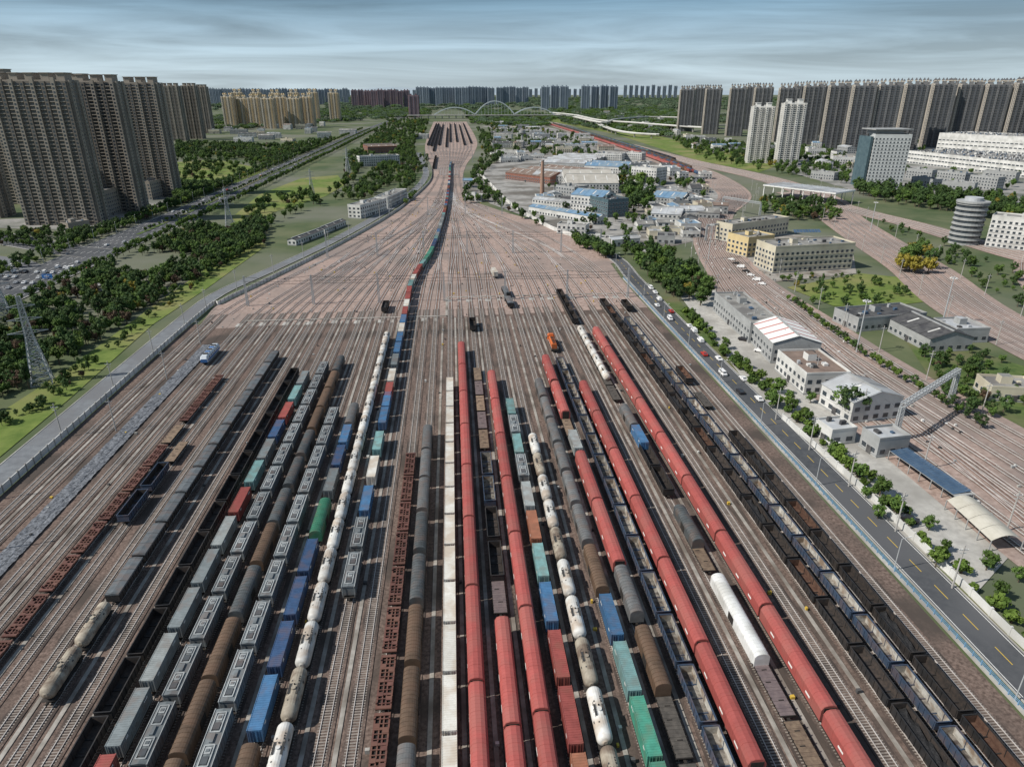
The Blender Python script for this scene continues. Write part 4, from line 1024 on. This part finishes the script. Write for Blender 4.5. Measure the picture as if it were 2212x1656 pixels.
for k in range(8): a=k*math.pi/4; b.beam((0,0,23),(1.4*math.cos(a),1.4*math.sin(a),23),.09,gal); b.box(1.4*math.cos(a)-.25,1.4*math.cos(a)+.25,1.4*math.sin(a)-.25,1.4*math.sin(a)+.25,22.8,23.2,white,True)
hm=b.mesh('highmast')
for y in range(60,340,38): put('utility_pole',ppm,(-127.6,y,0),0)
for y in (95,150,215,260,300): put('catenary_pole',ppm,(-111.9,y,0),.1)
for p in along(RR,-6.2,38,0): put('street_lamp',slm,(p[0],p[1],0),0)
for p in along(cwall,2.5,22,0): put('utility_pole',ppm,(p[0],p[1],0),R.uniform(-.3,.3))
for p in along([q for q in MR if q[1]<1300],-18,34,0): put('street_lamp',slm,(p[0],p[1],0),-1)
for p in along([q for q in MR if q[1]<1300],18,34,0): put('street_lamp',slm,(p[0],p[1],0),2.1)
for p in along([q for q in C1 if q[1]<800],-22,32,1)+along([q for q in C1 if q[1]<800],24,32,1)+along([q for q in C2 if q[1]<800],17,40,1)+along([q for q in C2 if q[1]<800],-19,40,1)+along([q for q in LR if 350<q[1]<1200],6,40,0): put('utility_pole',ppm,(p[0],p[1],0),R.uniform(-.2,.2))
for u,v in ((752,380),(1850,760),(1530,560),(2035,700),(1880,500)): 
    x,y=G(u,v); put('floodlight_mast',hm,(x,y,0))
def portal(A,B,h,w=1.4):
    a=G(*A);c=G(*B); b=MB(); lattice(b,(a[0],a[1],-.2),(a[0],a[1],h),w,w*.8,8,.2,gal); lattice(b,(c[0],c[1],-.2),(c[0],c[1],h),w,w*.8,8,.2,gal); lattice(b,(a[0],a[1],h+.6),(c[0],c[1],h+.6),w,w,18,.22,gal); b.obj('signal_gantry')
portal((1932,950),(2052,868),12); portal((1524,520),(1570,515),11,1.2); portal((1560,455),(1640,470),12,1.5)
b=MB()
for x in (-114,-100,-92): b.beam((x,40,7),(x,345,7),.05,tmk)
for x in (150,158,166,174): b.beam((x,40,8),(x-2,300,8),.05,tmk)
b.obj('overhead_wires')
b=MB()
for _ in range(1000):
    y=R.uniform(60,760); s_=interp(sl,y); x=R.uniform(-118,100)*s_
    if y<345 and min(abs(x-t) for t in TX)<2.1: continue
    w=R.uniform(.15,.45); b.box(x-w,x+w,y-.3,y+.3,-.05,R.uniform(.35,.9),R.choice([wwhite,yellowp,rdark,wgrey,conc,rdark]))
for _ in range(350):
    p=R.choice([q for q in C1 if q[1]<700]); x=p[0]+R.uniform(-22,22); w=R.uniform(.2,.5); y=p[1]+R.uniform(-7,7); b.box(x-w,x+w,y-.3,y+.3,-.05,R.uniform(.4,.9),R.choice([wwhite,rdark,wgrey,conc,white]))
b.obj('trackside_equipment')
# ---------------- vehicles ----------------
def car_mesh(c,van=False):
    b=MB(); W=.9; 
    body=[(-2.2,.35),(-2.25,.75),(-2.1,.95),(-1.2,1.02),(-.5,1.48),(1.1,1.5),(1.75,1.05),(2.2,.98),(2.25,.5),(2.2,.35)] if not van else [(-2.4,.35),(-2.45,1.0),(-2.0,1.25),(-1.5,1.9),(2.3,1.95),(2.4,.9),(2.4,.35)]
    n=len(body); i=len(b.v); k=b.mi(c)
    for s in (-1,1):
        for y,z in body: b.v.append((s*W*(1 if z<1.1 else .82),y,z))
    for a in range(n): b.f.append((i+a,i+(a+1)%n,i+n+(a+1)%n,i+n+a)); b.m.append(k)
    b.f.append(tuple(i+a for a in range(n))); b.m.append(k); b.f.append(tuple(i+n+a for a in reversed(range(n)))); b.m.append(k)
    if not van:
        b.face([(-.7,-1.22,1.06),(.7,-1.22,1.06),(.62,-.58,1.46),(-.62,-.58,1.46)],glass); b.face([(-.7,1.7,1.11),(.7,1.7,1.11),(.62,1.18,1.49),(-.62,1.18,1.49)],glass)
        for s in (-1,1): b.face([(s*.86,-.95,1.05),(s*.86,1.45,1.08),(s*.77,1.0,1.42),(s*.77,-.45,1.42)],glass)
    else:
        b.face([(-.7,-1.98,1.3),(.7,-1.98,1.3),(.66,-1.55,1.86),(-.66,-1.55,1.86)],glass)
        for s in (-1,1): b.face([(s*.80,-1.4,1.35),(s*.80,2.1,1.35),(s*.76,2.0,1.8),(s*.76,-1.2,1.8)],glass)
    for s in (-.92,.76):
        for y in (-1.4,1.4): b.cyl((s,y,.34),.34,.34,.16,black,12,'x')
    return b.mesh('car')
cms=[car_mesh(M('car_white',(.75,.75,.75),rough=.3)),car_mesh(M('car_black',(.03,.03,.035),rough=.3)),car_mesh(M('car_silver',(.42,.43,.45),rough=.3)),car_mesh(M('car_red',(.4,.04,.03),rough=.3)),car_mesh(MATS['car_white'],True)]
def cars(lst,rz=0,w=(6,1.5,2,.4,2)):
    for x,y in lst: put('car',R.choices(cms,w)[0],(x,y,.07),rz+R.choice([0,math.pi])+R.uniform(-.03,.03))
cars([(109.3 if i%2 else 113.6,y) for i,y in enumerate((352,341,330,318,285,268,262,228,221,246))])
cars([(115.3,y) for y in (375,366,306,299,240)])
cars([G(u,v) for u,v in ((1580,562),(1590,570),(1600,578),(1611,587),(1622,596),(1634,606),(1646,615),(1850,1015),(1945,1105),(1965,1125),(1800,960),(1745,800),(1640,760),(1605,735))],.9)
for o in (-12,-8,-4,4,8,12):
    for p in along([q for q in MR if q[1]<1400],o,75,8):
        if R.random()<.5: 
            i=min(range(len(MR)-1),key=lambda i:(MR[i][0]-p[0])**2+(MR[i][1]-p[1])**2); d=(MR[i+1][0]-MR[i][0],MR[i+1][1]-MR[i][1])
            cars([p],-math.atan2(d[0],d[1]))
for r_ in range(6):
    a=G(-60,565+r_*12); 
    for k in range(16):
        if R.random()<.6: cars([(a[0]+k*5.2+20,a[1]-k*1.0)],.2)
x0,y0=G(92,620); bs=M('sign_blue',(.03,.16,.45)); b=MB(); b.cyl((0,0,-.2),.18,.12,7.5,gal,8); b.beam((0,0,6.6),(6,0,6.6),.18,gal); b.box(1,7,-.25,-.15,5,7.8,bs,True); b.box(1.2,6.8,-.27,-.255,5.2,5.28,white,True); b.box(1.2,6.8,-.27,-.255,7.5,7.58,white,True); b.beam((4,-.28,5.6),(4,-.28,7.2),.25,white); b.beam((2.5,-.28,6.4),(5.5,-.28,6.4),.25,white); b.obj('road_direction_sign',(x0,y0,0))
# ---------------- light ----------------
sd=Vector((-.74,-.16,.74)).normalized(); el=math.asin(sd.z)
sun=bpy.data.lights.new('sun','SUN'); sun.energy=5.0; sun.angle=math.radians(.5); sun.color=(1,.945,.86)
so=bpy.data.objects.new('sun',sun); so.rotation_euler=sd.to_track_quat('Z','Y').to_euler(); COL.objects.link(so)
w=bpy.data.worlds.new('World'); S.world=w; w.use_nodes=True; nt=w.node_tree; N=nt.nodes; L=nt.links; N.clear()
out=N.new('ShaderNodeOutputWorld'); bg=N.new('ShaderNodeBackground'); bg.inputs[1].default_value=.1
sk_=N.new('ShaderNodeTexSky'); sk_.sky_type='NISHITA'; sk_.sun_disc=False; sk_.sun_elevation=el; sk_.sun_rotation=math.atan2(sd.x,sd.y)
tc=N.new('ShaderNodeTexCoord'); sx=N.new('ShaderNodeSeparateXYZ'); L.new(tc.outputs['Generated'],sx.inputs[0])
rp=N.new('ShaderNodeValToRGB'); e=rp.color_ramp.elements; e[0].position=0; e[0].color=(.54,.65,.71,1); e[1].position=1; e[1].color=(.19,.26,.36,1)
for p_,c_ in ((.03,(.48,.61,.69,1)),(.065,(.35,.49,.60,1)),(.105,(.20,.345,.47,1)),(.3,(.16,.23,.33,1))):
    q=e.new(p_); q.color=c_
L.new(sx.outputs[2],rp.inputs[0])
mp=N.new('ShaderNodeMapping'); mp.inputs['Scale'].default_value=(1.5,1.5,22); mp.inputs['Rotation'].default_value=(.0,.06,0); L.new(tc.outputs['Generated'],mp.inputs[0])
nz=N.new('ShaderNodeTexNoise'); nz.inputs['Scale'].default_value=1.5; nz.inputs['Detail'].default_value=8; nz.inputs['Roughness'].default_value=.55; nz.inputs['Distortion'].default_value=.7; L.new(mp.outputs[0],nz.inputs['Vector'])
cr=N.new('ShaderNodeMapRange'); cr.inputs[1].default_value=.35; cr.inputs[2].default_value=.66; cr.inputs[3].default_value=.72; cr.inputs[4].default_value=1.3; L.new(nz.outputs['Fac'],cr.inputs[0])
mu=N.new('ShaderNodeVectorMath'); mu.operation='MULTIPLY'; L.new(rp.outputs[0],mu.inputs[0]); 
cb=N.new('ShaderNodeCombineXYZ'); 
for i in range(3): L.new(cr.outputs[0],cb.inputs[i])
L.new(cb.outputs[0],mu.inputs[1])
sc=N.new('ShaderNodeVectorMath'); sc.operation='SCALE'; sc.inputs['Scale'].default_value=10; L.new(mu.outputs[0],sc.inputs[0])
mx=N.new('ShaderNodeMix'); mx.data_type='RGBA'; mx.inputs[0].default_value=.9; L.new(sk_.outputs[0],mx.inputs[6]); L.new(sc.outputs[0],mx.inputs[7])
L.new(mx.outputs[2],bg.inputs[0]); L.new(bg.outputs[0],out.inputs[0])
# ---------------- camera ----------------
cam=bpy.data.cameras.new('camera'); cam.sensor_width=36; cam.lens=24.0; cam.clip_end=80000; cam.clip_start=1
co=bpy.data.objects.new('camera',cam); co.location=(CX,0,H); co.rotation_euler=(math.pi/2-P,0,-YAW); COL.objects.link(co); S.camera=co
S.view_settings.view_transform='Standard'; S.view_settings.look='None'; S.view_settings.exposure=0
